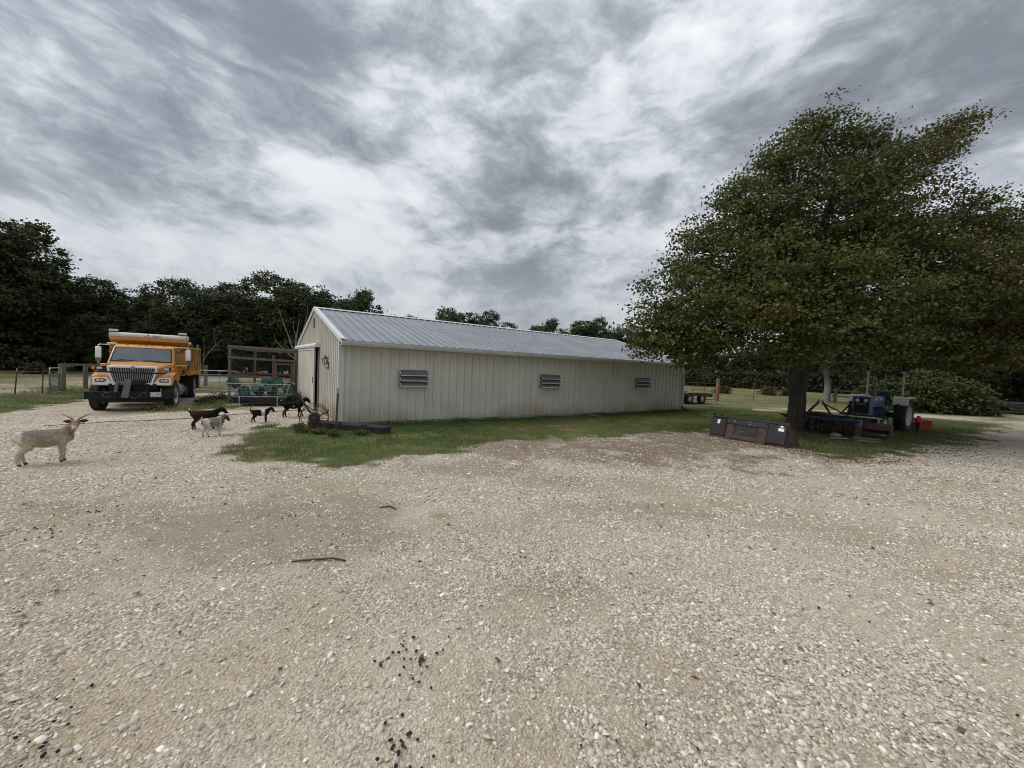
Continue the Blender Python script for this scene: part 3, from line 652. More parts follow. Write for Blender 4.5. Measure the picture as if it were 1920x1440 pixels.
rail('rail', (-.07, -.03, 1.2), (-.07, PD, 1.2), 'wood_red', .04, .09); rail('rail', (0, PD+.06, 1.18), (PWD, PD+.06, 1.18), 'wood_red', .04, .09)
for k in range(6): rail('roof_slat', (.0, .25+k*.45, 2.40-.015*k), (PWD, .25+k*.45, 2.36-.015*k), 'wood_red', .09, .02)
def wiremesh(nm, o, ax, n1, n2, w, h, m='mesh_wire', r=.0022):
    mb = MB(); o = Vector(o); ax = Vector(ax)
    for k in range(n1+1): p = o+ax*(w*k/n1); mb.bar(p, p+Vector((0, 0, h)), r*2, r*2)
    for k in range(n2+1): p = o+Vector((0, 0, h*k/n2)); mb.bar(p, p+ax*w, r*2, r*2)
    return mb
wiremesh('wire_screen', (.05, .0, .1), (1, 0, 0), 22, 26, 1.6, 2.25, 'mesh_wire', .0015).build('wire_screen', 'mesh_wire', PE)
wiremesh('wire_screen', (.05, PD, .1), (1, 0, 0), 24, 18, PWD-.1, 2.1, 'mesh_wire', .0015).build('wire_screen', 'mesh_wire', PE)
wiremesh('wire_screen', (0, .05, .1), (0, 1, 0), 24, 18, PD-.1, 2.1, 'mesh_wire', .0015).build('wire_screen', 'mesh_wire', PE)
sd = link('screen_door', MB().ring([(1.78, .12), (PWD-.13, .12), (PWD-.13, 1.80), (1.78, 1.80)], [(1.85, .20), (PWD-.20, .20), (PWD-.20, 1.73), (1.85, 1.73)], 1, -.10, -.06).mesh('screen_door'), PE, 'wood_red')
wiremesh('door_wire', (1.86, -.08, .2), (1, 0, 0), 12, 28, PWD-2.07, 1.52).build('door_wire', 'mesh_wire', sd)
MB().box((PWD-.2, -.115, .95), (.02, .02, .12)).build('door_handle', 'steel_grey', sd)
def world(o, p): bpy.context.view_layer.update(); return o.matrix_world @ Vector(p)
tb = thing('wash_tub', 'round galvanised tub standing inside the pen behind the screen door', 'tub', world(PE, (2.15, .75, .12)))
MB().lathe([(0, .24), (.02, .25), (.36, .31), (.38, .325), (.39, .31), (.36, .295), (.03, .235)], 20, 2).build('tub_wall', 'tub_grey', tb, smooth=True)
for s_ in (-1, 1): MB().tube([(.1, s_*.3, .30), (.07, s_*.36, .28), (-.07, s_*.36, .28), (-.1, s_*.3, .30)], .012, 6).build('handle', 'galv', tb)
st_ = thing('plastic_barrel', 'white plastic drum on a dark stand inside the pen', 'drum', world(PE, (2.3, 1.5, .02)))
MB().lathe([(.55, .12), (.58, .17), (1.2, .17), (1.25, .10)], 16, 2).build('drum_body', 'white_paint', st_, smooth=True)
MB().box((0, 0, .3), (.4, .4, .5)).build('stand', 'dark', st_)
for k, x in enumerate((2.28, 2.45)):
    tag(link('white_plank', MB().box((0, 0, 1.0), (.08, .025, 1.95)).mesh('white_plank'), None, 'white_paint', world(PE, (x, 2.2, .02)), (R(-6), 0, R(14))), 'white board leaning upright inside the timber pen', 'board', 'white boards inside the pen')

# ------------------------------------------------------------------ feeder sled with green buckets
FZ = g0(-9.6, 15.3)
FS = thing('wire_feeder', 'low grey steel feeder sled with flared wire sides and tube legs', 'feeder', (-9.62, 15.4, FZ), math.atan2(.5, 1.45))
FWd, FDp = 1.62, .95
MB().add([(-.78, -.34, .10), (.78, -.34, .10), (.78, .34, .10), (-.78, .34, .10), (-.92, -.47, .33), (.92, -.47, .33), (.92, .47, .33), (-.92, .47, .33), (-.90, -.45, .33), (.90, -.45, .33), (.90, .45, .33), (-.90, .45, .33), (-.76, -.32, .13), (.76, -.32, .13), (.76, .32, .13), (-.76, .32, .13)],
         [(0, 1, 2, 3), (0, 4, 5, 1), (1, 5, 6, 2), (2, 6, 7, 3), (3, 7, 4, 0), (4, 8, 9, 5), (5, 9, 10, 6), (6, 10, 11, 7), (7, 11, 8, 4), (8, 12, 13, 9), (9, 13, 14, 10), (10, 14, 15, 11), (11, 15, 12, 8), (12, 15, 14, 13)]).build('trough_pan', 'pan_grey', FS)
for x in (-.62, .62): MB().tube([(x, -.46, .34), (x, -.50, .30), (x, -.50, .06), (x+.05, -.56, .02), (x+.12, -.56, .015)], .02, 8).build('leg', 'galv', FS); MB().tube([(x, .46, .34), (x, .50, .30), (x, .50, .02), (x, .56, .015)], .02, 8).build('leg', 'galv', FS)
def rectube(z, ex, ey, r): return MB().tube([(-ex, -ey, z), (ex, -ey, z), (ex, ey, z), (-ex, ey, z), (-ex, -ey, z)], r, 6)
rectube(.36, .88, .45, .018).build('lower_rim', 'galv', FS); rectube(.84, 1.02, .56, .018).build('upper_rim', 'galv', FS)
for sx in (-1, 1):
    for sy in (-1, 1): MB().tube([(sx*.88, sy*.45, .36), (sx*1.02, sy*.56, .84)], .017, 6).build('corner_tube', 'galv', FS)
wr = MB()
for sy in (-1, 1):
    for k in range(15):
        a = -1+2*k/14; wr.bar((a*.88, sy*.45, .36), (a*1.02, sy*.56, .84), .005, .005)
    for z in (.46, .56, .66, .75):
        f_ = (z-.36)/.48; wr.bar((-.88-.14*f_, sy*(.45+.11*f_), z), (.88+.14*f_, sy*(.45+.11*f_), z), .005, .005)
for sx in (-1, 1):
    for k in range(8):
        a = -1+2*k/7; wr.bar((sx*.88, a*.45, .36), (sx*1.02, a*.56, .84), .005, .005)
wr.build('wire_side', 'galv', FS)
bpy.context.view_layer.update()
def bucket(lp, tilt, label):
    o = thing('bucket', label, 'bucket', FS.matrix_world @ Vector(lp), 0, 'green buckets in the feeder')
    o.rotation_mode = 'QUATERNION'; o.rotation_quaternion = Vector((0, 0, 1)).rotation_difference(FS.matrix_world.to_3x3() @ Vector(tilt).normalized())
    MB().lathe([(0, .135), (.015, .15), (.33, .185), (.34, .20), (.36, .20), (.365, .185), (.34, .178), (.02, .14)], 22, 2).build('bucket_wall', 'green_plastic', o, smooth=True)
    MB().lathe([(.30, .187), (.305, .197), (.315, .197), (.32, .188)], 22, 2).build('rim_band', 'green_plastic', o)
    MB().tube([(.2*math.cos(a), .2*math.sin(a), .30+.16*math.sin(max(0, min(math.pi, a)))*-1) for a in [math.pi*k/8 for k in range(9)]], .005, 5).build('handle', 'galv', o)
bucket((-.78, -.02, .72), (-.75, .15, .55), 'green bucket lying tilted at the left end of the feeder, base towards the pen')
bucket((-.22, -.12, .66), (.2, .75, -.30), 'green bucket lying on its side with a glossy highlight, in the front of the heap')
bucket((.05, .12, .92), (.1, .8, -.15), 'green bucket on top of the heap with its round base to the front')
bucket((.24, -.14, .64), (.15, .8, -.25), 'green bucket in the front row beside the upright of the feeder')
bucket((.55, .22, .80), (-.05, -.9, .35), 'green bucket on top of the heap with its open dark mouth to the front')
bucket((.82, .05, .60), (.4, -.7, .25), 'green bucket low at the end of the feeder nearest the shed')
bucket((-.52, .02, .50), (.0, -.85, .12), 'green bucket low in the feeder with its open mouth facing out through the wires')
# weeds round the pen

# ------------------------------------------------------------------ the plough truck (x forward, y left, z up; origin under the front axle)
TK = thing('dump_truck', 'orange dump truck with chrome grille, black plough mount and tarp roller above the cab', 'truck', (-14.2, 15.12, -.335), .568-math.pi/2)
def T(nm, mb, m, bev=0, par=None, smooth=False): return mb.build(nm, m, par or TK, bev=bev, smooth=smooth)
fr = MB()
for s_ in (-1, 1): fr.box((-2.8, s_*.42, .86), (7.0, .09, .26))
for x in (.6, -1.2, -2.6, -4.2, -6.1): fr.box((x, 0, .86), (.12, .80, .18))
T('chassis', fr, 'truck_black')
T('engine', MB().box((-.1, 0, .80), (1.0, 1.16, .56)), 'truck_black')
# cab: side profile extruded, drawn in towards the roof
cp = [(-.62, .98), (-.66, 1.70), (-.74, 1.76), (-1.18, 2.34), (-1.30, 2.41), (-1.5, 2.455), (-2.05, 2.455), (-2.18, 2.38), (-2.22, 1.7), (-2.22, .98)]
def cabf(x, y, z): k = 1-.10*max(0, (z-1.72))/.72; return (x, y*k, z)
cab = T('cab', MB().prism(cp, 1, -.985, .985, cabf), 'yellow_paint', .05)
wy = lambda z: 1-.10*max(0, (z-1.72))/.72
def slant(nm, y0, y1, t0, t1, off, th, m, par):
    # piece lying on the windscreen slope, t along the slope from bottom (0) to top (1)
    p0, p1 = Vector((-.755, 0, 1.78)), Vector((-1.175, 0, 2.335)); n = Vector((p1.z-p0.z, 0, -(p1.x-p0.x))).normalized()
    a, c = p0.lerp(p1, t0), p0.lerp(p1, t1); vs = []
    for o_ in (off, off+th):
        for q in (a, c):
            for yy in ((y0, y1) if q is a else (y1, y0)):
                w = q+n*o_; vs.append((w.x, yy*wy(w.z), w.z))
    mb = MB().add(vs, [(0, 1, 2, 3), (7, 6, 5, 4), (0, 4, 5, 1), (1, 5, 6, 2), (2, 6, 7, 3), (3, 7, 4, 0)]); return mb.build(nm, m, par)
slant('windscreen_seal', -.925, .925, -.02, .985, .002, .010, 'truck_black', cab)
ws = slant('windscreen', -.885, .885, .03, .94, .012, .006, 'glass_dark', cab)
for y in (-.42, .30):
    MB().bar((-.73, y-.30, 1.86), (-.71, y+.32, 1.80), .016, .02).build('wiper', 'truck_black', cab)
for y in (-.55, -.2, 0, .2, .55): MB().box((-1.40, y, 2.455), (.10, .07, .035)).build('marker_light', 'amber', cab, bev=.01)
for s_ in (-1, 1):
    d = MB().prism([(-.78, 1.02), (-.78, 1.68), (-1.20, 2.30), (-1.95, 2.33), (-1.95, 1.02)], 1, s_*.978, s_*1.0, cabf).build('door', 'yellow_paint', TK, bev=.006)
    MB().prism([(-.90, 1.74), (-1.25, 2.24), (-1.88, 2.26), (-1.88, 1.74)], 1, s_*1.0, s_*1.008, cabf).build('side_window', 'glass_dark', d)
    MB().box((-1.82, s_*1.012, 1.55), (.16, .03, .05)).build('door_handle', 'truck_black', d)
    MB().box((-1.35, s_*.98, .72), (1.0, .22, .05)).box((-1.35, s_*.98, .45), (.9, .22, .05)).box((-.95, s_*.98, .6), (.04, .2, .34)).box((-1.75, s_*.98, .6), (.04, .2, .34)).build('step', 'steel_grey', TK)
# hood
def hs(x, hw, zt, zb, crown):
    return [(x, y*hw, z) for y, z in ((-1, zb), (-1.0, zt-.16), (-.94, zt-.06), (-.72, zt-.01), (-.3, zt+crown*.7), (0, zt+crown), (.3, zt+crown*.7), (.72, zt-.01), (.94, zt-.06), (1.0, zt-.16), (1, zb))]
T('hood', MB().loft([hs(.46, .67, 1.61, 1.06, .015), hs(.38, .70, 1.655, 1.06, .025), hs(.1, .78, 1.69, 1.0, .03), hs(-.35, .86, 1.735, 1.0, .035), hs(-.66, .91, 1.765, 1.0, .03)]), 'yellow_paint', .012)
# front wings over the wheels
arch = [(.60*math.cos(a), .51+.64*math.sin(a)) for a in [R(d) for d in (38, 55, 75, 95, 115, 135, 155, 170)]]
wing = [(.50, .92), (.53, 1.10), (.44, 1.26), (.26, 1.345), (-.10, 1.40), (-.45, 1.40), (-.68, 1.33), (-.72, .70), (-.63, .62)]
for s_ in (-1, 1):
    P = wing+arch[::-1]
    def wf(x, y, z):
        k = abs(y); yy = .62 if k < .8 else 1.14-.05*max(0, x)-.10*max(0, z-1.28); return (x, math.copysign(yy, y), z)
    T('wing', MB().prism(P, 1, s_*.62, s_*1.14, wf), 'yellow_paint', .03)
    # chrome headlamp bezel and lamp
    bz = [(.50, .94), (1.05, .935), (1.085, 1.0), (1.06, 1.20), (.72, 1.215), (.655, 1.15), (.58, 1.02)]
    hb = T('headlight', MB().prism([(s_*a, z) for a, z in bz], 0, .44, .552), 'chrome', .012)
    lp = [(.70, 1.09), (.74, 1.17), (.82, 1.195), (.99, 1.18), (1.02, 1.10), (.99, 1.035), (.78, 1.035)]
    MB().prism([(s_*a, z) for a, z in lp], 0, .54, .563).build('headlight_lens', 'glass_dark', hb, bev=.01)
    for yy, r_ in ((.82, .042), (.925, .05)):
        MB().lathe([(0, r_), (.008, r_*.8), (.012, .01)], 14, 0, (.563, s_*yy, 1.115)).build('reflector', 'lens', hb)
    MB().box((.46, s_*1.11, 1.09), (.10, .035, .15)).build('corner_lamp', 'amber', hb, bev=.01)
# grille
mat('grille_grey', (.28, .28, .29), (.36, .36, .37), 6, .3, .4)
go = [(-.70, 1.60), (-.66, 1.645), (.66, 1.645), (.70, 1.60), (.555, .965), (.52, .935), (-.52, .935), (-.555, .965)]
gi = [(-.625, 1.545), (-.60, 1.565), (.60, 1.565), (.625, 1.545), (.505, 1.055), (.48, 1.03), (-.48, 1.03), (-.505, 1.055)]
gl_ = T('grille_surround', MB().ring(go, gi, 0, .47, .62), 'chrome', .014)
T('grille_back', MB().prism([(y*.99, z) for y, z in go], 0, .475, .50), 'truck_black')
for k in range(19):
    f_ = (k-9)/9; T('grille_bar', MB().bar((.575, f_*.475, 1.035), (.59, f_*.585, 1.56), .05, .022, up=(0, 1, 0)), 'grille_grey', 0, gl_)
em = MB().prism([(0, 1.665), (.085, 1.60), (0, 1.515), (-.085, 1.60)], 0, .615, .635).build('emblem', 'chrome', gl_, bev=.006)
MB().prism([(0, 1.645), (.062, 1.60), (0, 1.54), (-.062, 1.60)], 0, .634, .640).build('emblem_field', 'ink_black', em)
MB().prism([(0, 1.618), (.03, 1.60), (0, 1.575), (-.03, 1.60)], 0, .639, .645).build('emblem_centre', 'chrome', em)
# plough mount
bmp = T('bumper', MB().prism([(.76, .45), (.84, .45), (.84, .72), (.76, .72)], 1, -1.21, 1.18), 'truck_black', .01)
MB().box((.70, 0, .58), (.10, 1.0, .34)).box((.62, -.42, .62), (.5, .10, .30)).box((.62, .42, .62), (.5, .10, .30)).build('mount_frame', 'truck_black', bmp)
MB().box((.60, 0, .37), (.26, 1.7, .10)).build('front_axle', 'truck_black', TK)
MB().box((.44, 0, .88), (.28, 1.30, .22)).build('valance', 'truck_black', bmp)
lift = T('plough_lift', MB().bar((.80, -.07, 1.16), (.96, -.14, .50), .19, .10, up=(1, 0, 0)), 'steel_grey', .012)
MB().tube([(.86, -.36, 1.07), (.90, -.38, .70)], .055, 12).build('lift_ram', 'steel_grey', lift, smooth=True)
MB().tube([(.86, -.36, 1.07), (.84, -.30, 1.09), (.80, -.12, 1.06)], .03, 8).build('ram_pin', 'steel_grey', lift)
MB().box((.74, .20, 1.05), (.26, .34, .17)).build('pump_box', 'truck_black', lift, bev=.015)
MB().box((.80, 0, 1.0), (.07, .8, .06)).build('cross_tube', 'steel_grey', lift)
MB().tube([(.90, -.04, .66), (.95, .02, .52), (.96, .15, .49), (.94, .24, .55), (.88, .29, .68), (.86, .38, .70)], .011, 6).build('hydraulic_hose', 'steel_grey', lift)
MB().tube([(.86, -.74, .66), (.93, -.70, .56), (.93, -.60, .52), (.86, -.50, .56)], .010, 6).build('chain', 'steel_grey', lift)
for y in (-.62, .36):
    MB().tube([(.85, y-.07, .66), (.88, y-.03, .70), (.88, y, .66), (.88, y+.04, .70), (.85, y+.08, .66)], .014, 6).build('hook', 'steel_grey', bmp)
lb = T('plough_light_bar', MB().tube([(.72, -.98, 1.44), (.84, -.86, 1.425), (.84, .84, 1.40), (.74, .92, 1.40)], .030, 8), 'truck_black')
for s_, y in ((-1, -.93), (1, .93)):
    MB().bar((.72, y, 1.42), (.40, y, 1.50), .04, .03).build('light_arm', 'truck_black', lb)
    pl = T('plough_light', MB().box((.33, y, 1.535), (.16, .21, .13)), 'truck_black', .02)
    MB().box((.418, y+s_*-.01, 1.535), (.02, .14, .085)).build('lamp_glass', 'lens', pl, bev=.008)
    MB().box((.35, y+s_*.16, 1.535), (.10, .10, .10)).build('turn_signal', 'amber', pl, bev=.012)
MB().box((.30, -.86, 1.64), (.10, .13, .07)).build('turn_signal', 'amber', TK, bev=.012)
pt = T('licence_plate', MB().box((.846, .68, .615), (.008, .31, .155)), 'plate', .006)
tm = text_mesh('DL 440E', .115, .002); o = link('plate_text', tm, pt, 'ink', (.8515, .68, .615), (R(90), 0, R(90)))
# wheels
def tyre(x, y, w, r, dual=False, wh=None, turn=0):
    s_ = 1 if y > 0 else -1
    h = w/2; e = bpy.data.objects.new('wheel', MB().lathe([(-h*.8, r*.60), (-h, r*.72), (-h*.98, r*.90), (-h*.82, r*.985), (-h*.3, r), (h*.3, r), (h*.82, r*.985), (h*.98, r*.90), (h, r*.72), (h*.8, r*.60)], 40, 1, caps=False).mesh('wheel', True)); COL.objects.link(e); e.data.materials.append(MATS['rubber']); e.parent = TK; e.location = (x, y, r); e.rotation_euler = (0, 0, turn)
    es = e.modifiers.new('es', 'EDGE_SPLIT'); es.split_angle = R(45)
    tr_ = MB()
    for k in range(40):
        a = 2*math.pi*k/40
        for q in (-1, 1):
            M_ = Matrix.Rotation(-a, 3, 'Y'); p = M_ @ Vector((0, 0, r*1.0)); p.y = q*h*.56; tr_.box(p, (.045, h*.5, .022), M_ @ Matrix.Rotation(q*.3, 3, 'Z'))
    tag(tr_.build('tread', 'rubber', e), kind='stuff')
    rim = MB().lathe([(s_*h*.15, .05), (s_*h*.2, r*.40), (s_*h*.3, r*.54), (s_*h*.92, r*.60), (s_*h*.86, r*.625), (s_*-h*.8, r*.61)], 28, 1).build('rim', wh or 'rim_white', e, smooth=True)
    MB().lathe([(s_*h*.2, .13), (s_*h*.9, .12), (s_*h*1.0, .06)], 16, 1).build('hub', 'steel_grey', rim)
    nb = MB()
    for k in range(10):
        a = 2*math.pi*k/10; nb.box((.165*math.cos(a), s_*h*.32, .165*math.sin(a)), (.03, .05, .03))
    nb.build('wheel_nut', 'steel_grey', rim)
for s_ in (-1, 1):
    tyre(0, s_*1.02, .30, .51, turn=R(-4)); tyre(-5.1, s_*1.06, .28, .51); tyre(-5.1, s_*.74, .28, .51)
MB().tube([(-5.1, -.9, .51), (-5.1, .9, .51)], .09, 10).build('rear_axle', 'truck_black', TK)
# tank, step box, exhaust
tk = T('fuel_tank', MB().lathe([(-2.42, .20), (-2.40, .27), (-1.98, .28), (-1.56, .28), (-1.52, .20)], 26, 0, (0, .88, .60)), 'galv', smooth=True)
for x in (-2.3, -2.1, -1.9, -1.7): MB().lathe([(x-.025, .27), (x-.02, .288), (x+.02, .288), (x+.025, .27)], 26, 0, (0, .88, .60)).build('tank_strap', 'steel_grey', tk)
T('battery_box', MB().box((-2.95, .88, .50), (.6, .5, .40)), 'truck_black', .02); T('battery_box', MB().box((-1.9, -.88, .55), (.9, .5, .45)), 'truck_black', .02)
T('exhaust_stack', MB().tube([(-2.32, -1.04, .9), (-2.32, -1.04, 2.38)], .085, 14), 'steel_grey', smooth=True)
T('air_cleaner', MB().box((-2.0, -1.12, 2.46), (.20, .30, .08)), 'white_paint', .03)
# mirrors
for y, s_ in ((-1.24, -1), (1.42, 1)):
    mr = T('mirror', MB().box((-.80, y, 2.11), (.07, .17, .40)), 'chrome', .03)
    MB().box((-.80, y, 1.82), (.07, .16, .17)).build('convex_mirror', 'steel_grey', mr, bev=.03)
    MB().box((-.80, y, 1.905), (.074, .165, .03)).build('mirror_band', 'white_paint', mr)
    MB().tube([(-.95, s_*.95, 2.40), (-.85, y*.98, 2.40), (-.80, y, 2.36), (-.80, y, 1.70), (-.85, y*.96, 1.66), (-.95, s_*.98, 1.66)], .014, 8).build('mirror_arm', 'chrome', mr)
# dump body
bd = T('dump_body', MB().prism([(-1.22, 1.24), (1.22, 1.24), (1.22, 1.30), (-1.22, 1.30)], 0, -6.35, -2.42), 'yellow_body')
for s_ in (-1, 1):
    MB().prism([(-2.42, 1.20), (-2.42, 2.66), (-3.2, 2.40), (-6.35, 2.40), (-6.35, 1.20)], 1, s_*1.20, s_*1.24).build('side_wall', 'yellow_body', bd)
    for x in (-2.46, -3.4, -4.4, -5.4, -6.3): MB().box((x, s_*1.27, 1.80), (.10, .06, 1.16)).build('side_post', 'yellow_body', bd)
    MB().box((-4.4, s_*1.28, 1.27), (3.95, .10, .13)).build('lower_rail', 'yellow_body', bd, bev=.01)
    MB().box((-4.8, s_*1.26, 2.42), (3.1, .12, .09)).build('top_rail', 'yellow_body', bd, bev=.01)
MB().box((-2.42, 0, 2.0), (.06, 2.46, 1.5)).build('front_wall', 'yellow_body', bd)
MB().add([(-2.40, -1.22, 2.52), (-2.40, 1.22, 2.52), (-2.16, 1.24, 2.66), (-2.16, -1.24, 2.66), (-2.40, -1.22, 2.48), (-2.40, 1.22, 2.48), (-2.13, 1.24, 2.64), (-2.13, -1.24, 2.64)], [(0, 1, 2, 3), (7, 6, 5, 4), (0, 4, 5, 1), (1, 5, 6, 2), (2, 6, 7, 3), (3, 7, 4, 0)]).build('cab_shield', 'yellow_body', bd)
MB().box((-2.14, 0, 2.69), (.05, 2.46, .11)).build('shield_lip', 'yellow_paint', bd, bev=.008)
MB().box((-6.32, 0, 1.85), (.06, 2.40, 1.15)).build('tailgate', 'yellow_body', bd)
MB().box((-6.40, 1.05, 1.72), (.20, .50, .36)).build('spreader_box', 'yellow_body', bd, bev=.02)
MB().tube([(-6.35, 1.28, 2.2), (-6.6, 1.36, 2.15), (-6.75, 1.36, 1.8), (-6.6, 1.30, 1.45), (-6.4, 1.27, 1.35)], .022, 7).build('hydraulic_hose', 'truck_black', bd)
th_ = T('tarp_roller', MB().lathe([(-1.20, .02), (-1.20, .105), (1.20, .105), (1.20, .02)], 22, 1, (-2.22, 0, 2.835)), 'white_paint', smooth=True)
for y in (-1.235, 1.235): MB().box((-2.24, y, 2.83), (.18, .05, .20)).build('roller_bracket', 'white_paint', th_, bev=.01)
MB().lathe([(1.26, .06), (1.34, .06)], 12, 1, (-2.20, 0, 2.62)).build('tarp_motor', 'white_paint', th_)
tm = text_mesh('Aero', .16, .002, 'LEFT', .25); link('roller_text', tm, th_, 'ink', (-2.112, .06, 2.835), (R(90), 0, R(90)))
for (dy, dz, k) in ((-.13, -.02, .04), (-.05, .035, .045), (-.02, -.03, .035)):
    MB().prism([(dy-k, 2.835+dz-k*.7), (dy+k*.6, 2.835+dz-k*.3), (dy+k*.2, 2.835+dz+k)], 0, -2.118, -2.110).build('roller_mark', 'ink', th_)
for y, z in ((-1.13, 3.01), (1.06, 3.02)):
    w = T('work_light', MB().box((-2.22, y, z), (.12, .27, .085)), 'white_paint', .015)
    MB().box((-2.155, y, z), (.012, .24, .055)).build('lamp_glass', 'lens', w); MB().box((-2.24, y, z-.085), (.03, .03, .12)).build('light_bracket', 'truck_black', w)
MB().tube([(-4.2, 1.32, 1.5), (-2.5, 1.34, 2.62)], .025, 8).build('tarp_arm', 'galv', th_)
ld = T('ladder', MB().box((-4.9, 1.30, 2.02), (.04, .03, 1.2)).box((-5.35, 1.30, 2.02), (.04, .03, 1.2)), 'galv')
for k in range(5): MB().box((-5.12, 1.30, 1.5+.25*k), (.42, .03, .03)).build('rung', 'galv', ld)
MB().box((-5.12, 1.285, 2.52), (.55, .02, .30)).build('mesh_guard', 'steel_grey', ld)
for s_ in (-1, 1): MB().box((-6.15, s_*.98, .75), (.03, .55, .70)).build('mud_flap', 'rubber', TK)
for s_ in (-1, 1): MB().box((-4.25, s_*.98, .80), (.03, .50, .62)).build('mud_flap', 'rubber', TK)

# ------------------------------------------------------------------ fences on the left and behind the truck
def tpost(x, y, h, label, lean=0, tip=True, group=None):
    o = thing('steel_post', label, 'post', (x, y, g0(x, y)-.02), random.uniform(0, 3), group)
    o.rotation_euler = (R(random.uniform(-1, 1)), R(lean), 0)
    MB().box((0, 0, h/2), (.045, .012, h)).box((0, .017, h/2), (.012, .034, h)).build('shaft', 'rust_dark', o)
    if tip: MB().box((0, 0, h-.05), (.048, .016, .12)).build('painted_tip', 'galv', o)
    return o
tpost(-22.28, 17.87, 1.2, 'leaning rusty steel fence post at the outer end of the wire fence', 5, True)
tpost(-22.36, 18.99, 1.18, 'rusty steel fence post with white insulator beside the green gate', 2, False)
woodp = []
def wpost(x, y, h, r_, label, m='wood_old', group=None):
    o = thing('timber_post', label, 'post', (x, y, g0(x, y)-.05), 0, group)
    MB().tube([(0, 0, 0), (.005, .0, h*.5), (0, .005, h)], [r_*1.05, r_, r_*.95], 10).build('shaft', m, o, smooth=True); return o
wpost(-22.95, 20.36, 1.45, .14, 'thick grey timber gate post the green gate hangs on'); wpost(-23.4, 21.9, 1.42, .10, 'slimmer grey timber post carrying the two rails')
wr_ = thing('rail_fence', 'two grey timber rails running from the gate posts behind the truck', 'fence', (-22.95, 20.36, -.34))
for z, x0 in ((1.36, 0), (.86, -.4)): MB().bar((x0, .1 if x0 == 0 else 1.6, z), (1.5, 7.6, z-.03), .05, .11).build('rail', 'wood_old', wr_)
MB().box((1.5, 7.6, .7), (.16, .16, 1.45)).build('post', 'wood_old', wr_)
gg = thing('wire_gate', 'green steel gate with mesh infill standing open by the timber post', 'gate', (-22.75, 20.15, g0(-22.7, 20.1)), math.atan2(-1.05, .62))
MB().tube([(0, 0, .08), (0, 0, 1.15), (.05, 0, 1.2), (1.15, 0, 1.2), (1.2, 0, 1.15), (1.2, 0, .02)], .028, 8).build('frame_tube', 'galv', gg)
MB().bar((0, 0, .86), (1.2, 0, .86), .03, .03).build('cross_bar', 'gate_green', gg); MB().bar((0, 0, .10), (1.2, 0, .10), .03, .03).build('cross_bar', 'gate_green', gg)
wiremesh('mesh', (.03, 0, .1), (1, 0, 0), 16, 12, 1.15, .75, 'gate_green', .004).build('mesh', 'gate_green', gg)
MB().box((1.2, 0, .45), (.05, .05, .95)).build('gate_upright', 'gate_green', gg)
wf_ = thing('wire_strand', 'thin wire strands strung between the steel fence posts', 'wire', (-22.28, 17.87, -.34))
for z in (.35, .7, 1.05):
    MB().tube([(-4.5, -7, z+.02), (0, 0, z), (-.08, 1.12, z-.01), (.0, 2.2, z)], .004, 5).build('strand', 'galv', wf_)
lw = thing('leaning_pole', 'dark pole leaning in the pasture beyond the wire fence', 'pole', (-24.6, 18.2, -.34)); MB().tube([(-1.0, 0, .2), (.5, .2, 1.12)], .05, 7).build('shaft', 'wood_old', lw)
def tubegate(x, y, rz, w, h, label, m='galv'):
    o = thing('tube_gate', label, 'gate', (x, y, g0(x, y)+.1), rz)
    MB().tube([(0, 0, 0), (0, 0, h-.08), (.08, 0, h), (w-.08, 0, h), (w, 0, h-.08), (w, 0, 0), (0, 0, 0)], .025, 7).build('frame_tube', m, o)
    for k in range(1, 5): MB().tube([(0, 0, h*k/5), (w, 0, h*k/5)], .016, 6).build('bar', m, o)
    for k in (1, 2): MB().bar((w*k/3, 0, 0), (w*k/3, 0, h), .03, .02).build('stay', m, o)
    return o
tubegate(-19.0, 22.8, math.atan2(.9, 2.6), 2.9, 1.15, 'grey steel tube gate standing behind the truck near the pen')

# ------------------------------------------------------------------ T post, trough, wheel hoe and hose in front of the shed
tpost(-4.17, 9.52, 1.18, 'dark steel post with pale tip standing in the lawn before the shed corner', 1.5)
TR = thing('feed_trough', 'long low black feed trough lying in the grass along the shed corner', 'trough', (-4.3, 10.62, g0(-4.3, 10.6)), math.atan2(-.52, 2.1))
tw = MB(); tl, tb_ = 1.12, .15
tw.add([(-tl, -.16, 0), (tl, -.16, 0), (tl, .16, 0), (-tl, .16, 0), (-tl-.03, -.21, .16), (tl+.03, -.21, .16), (tl+.03, .21, .16), (-tl-.03, .21, .16), (-tl, -.185, .16), (tl, -.185, .16), (tl, .185, .16), (-tl, .185, .16), (-tl+.02, -.14, .02), (tl-.02, -.14, .02), (tl-.02, .14, .02), (-tl+.02, .14, .02)],
       [(0, 3, 2, 1), (0, 1, 5, 4), (1, 2, 6, 5), (2, 3, 7, 6), (3, 0, 4, 7), (4, 5, 9, 8), (5, 6, 10, 9), (6, 7, 11, 10), (7, 4, 8, 11), (8, 9, 13, 12), (9, 10, 14, 13), (10, 11, 15, 14), (11, 8, 12, 15), (12, 13, 14, 15)])
tw.build('trough_shell', 'pan_grey', TR)
for x in (-.4, .38): MB().box((x, 0, .14), (.03, .36, .03)).build('divider', 'pan_grey', TR)
WH = thing('wheel_cultivator', 'old iron wheel cultivator with two thin spoked wheels and a black drum', 'cultivator', (-5.05, 10.25, g0(-5.05, 10.25)), R(25))
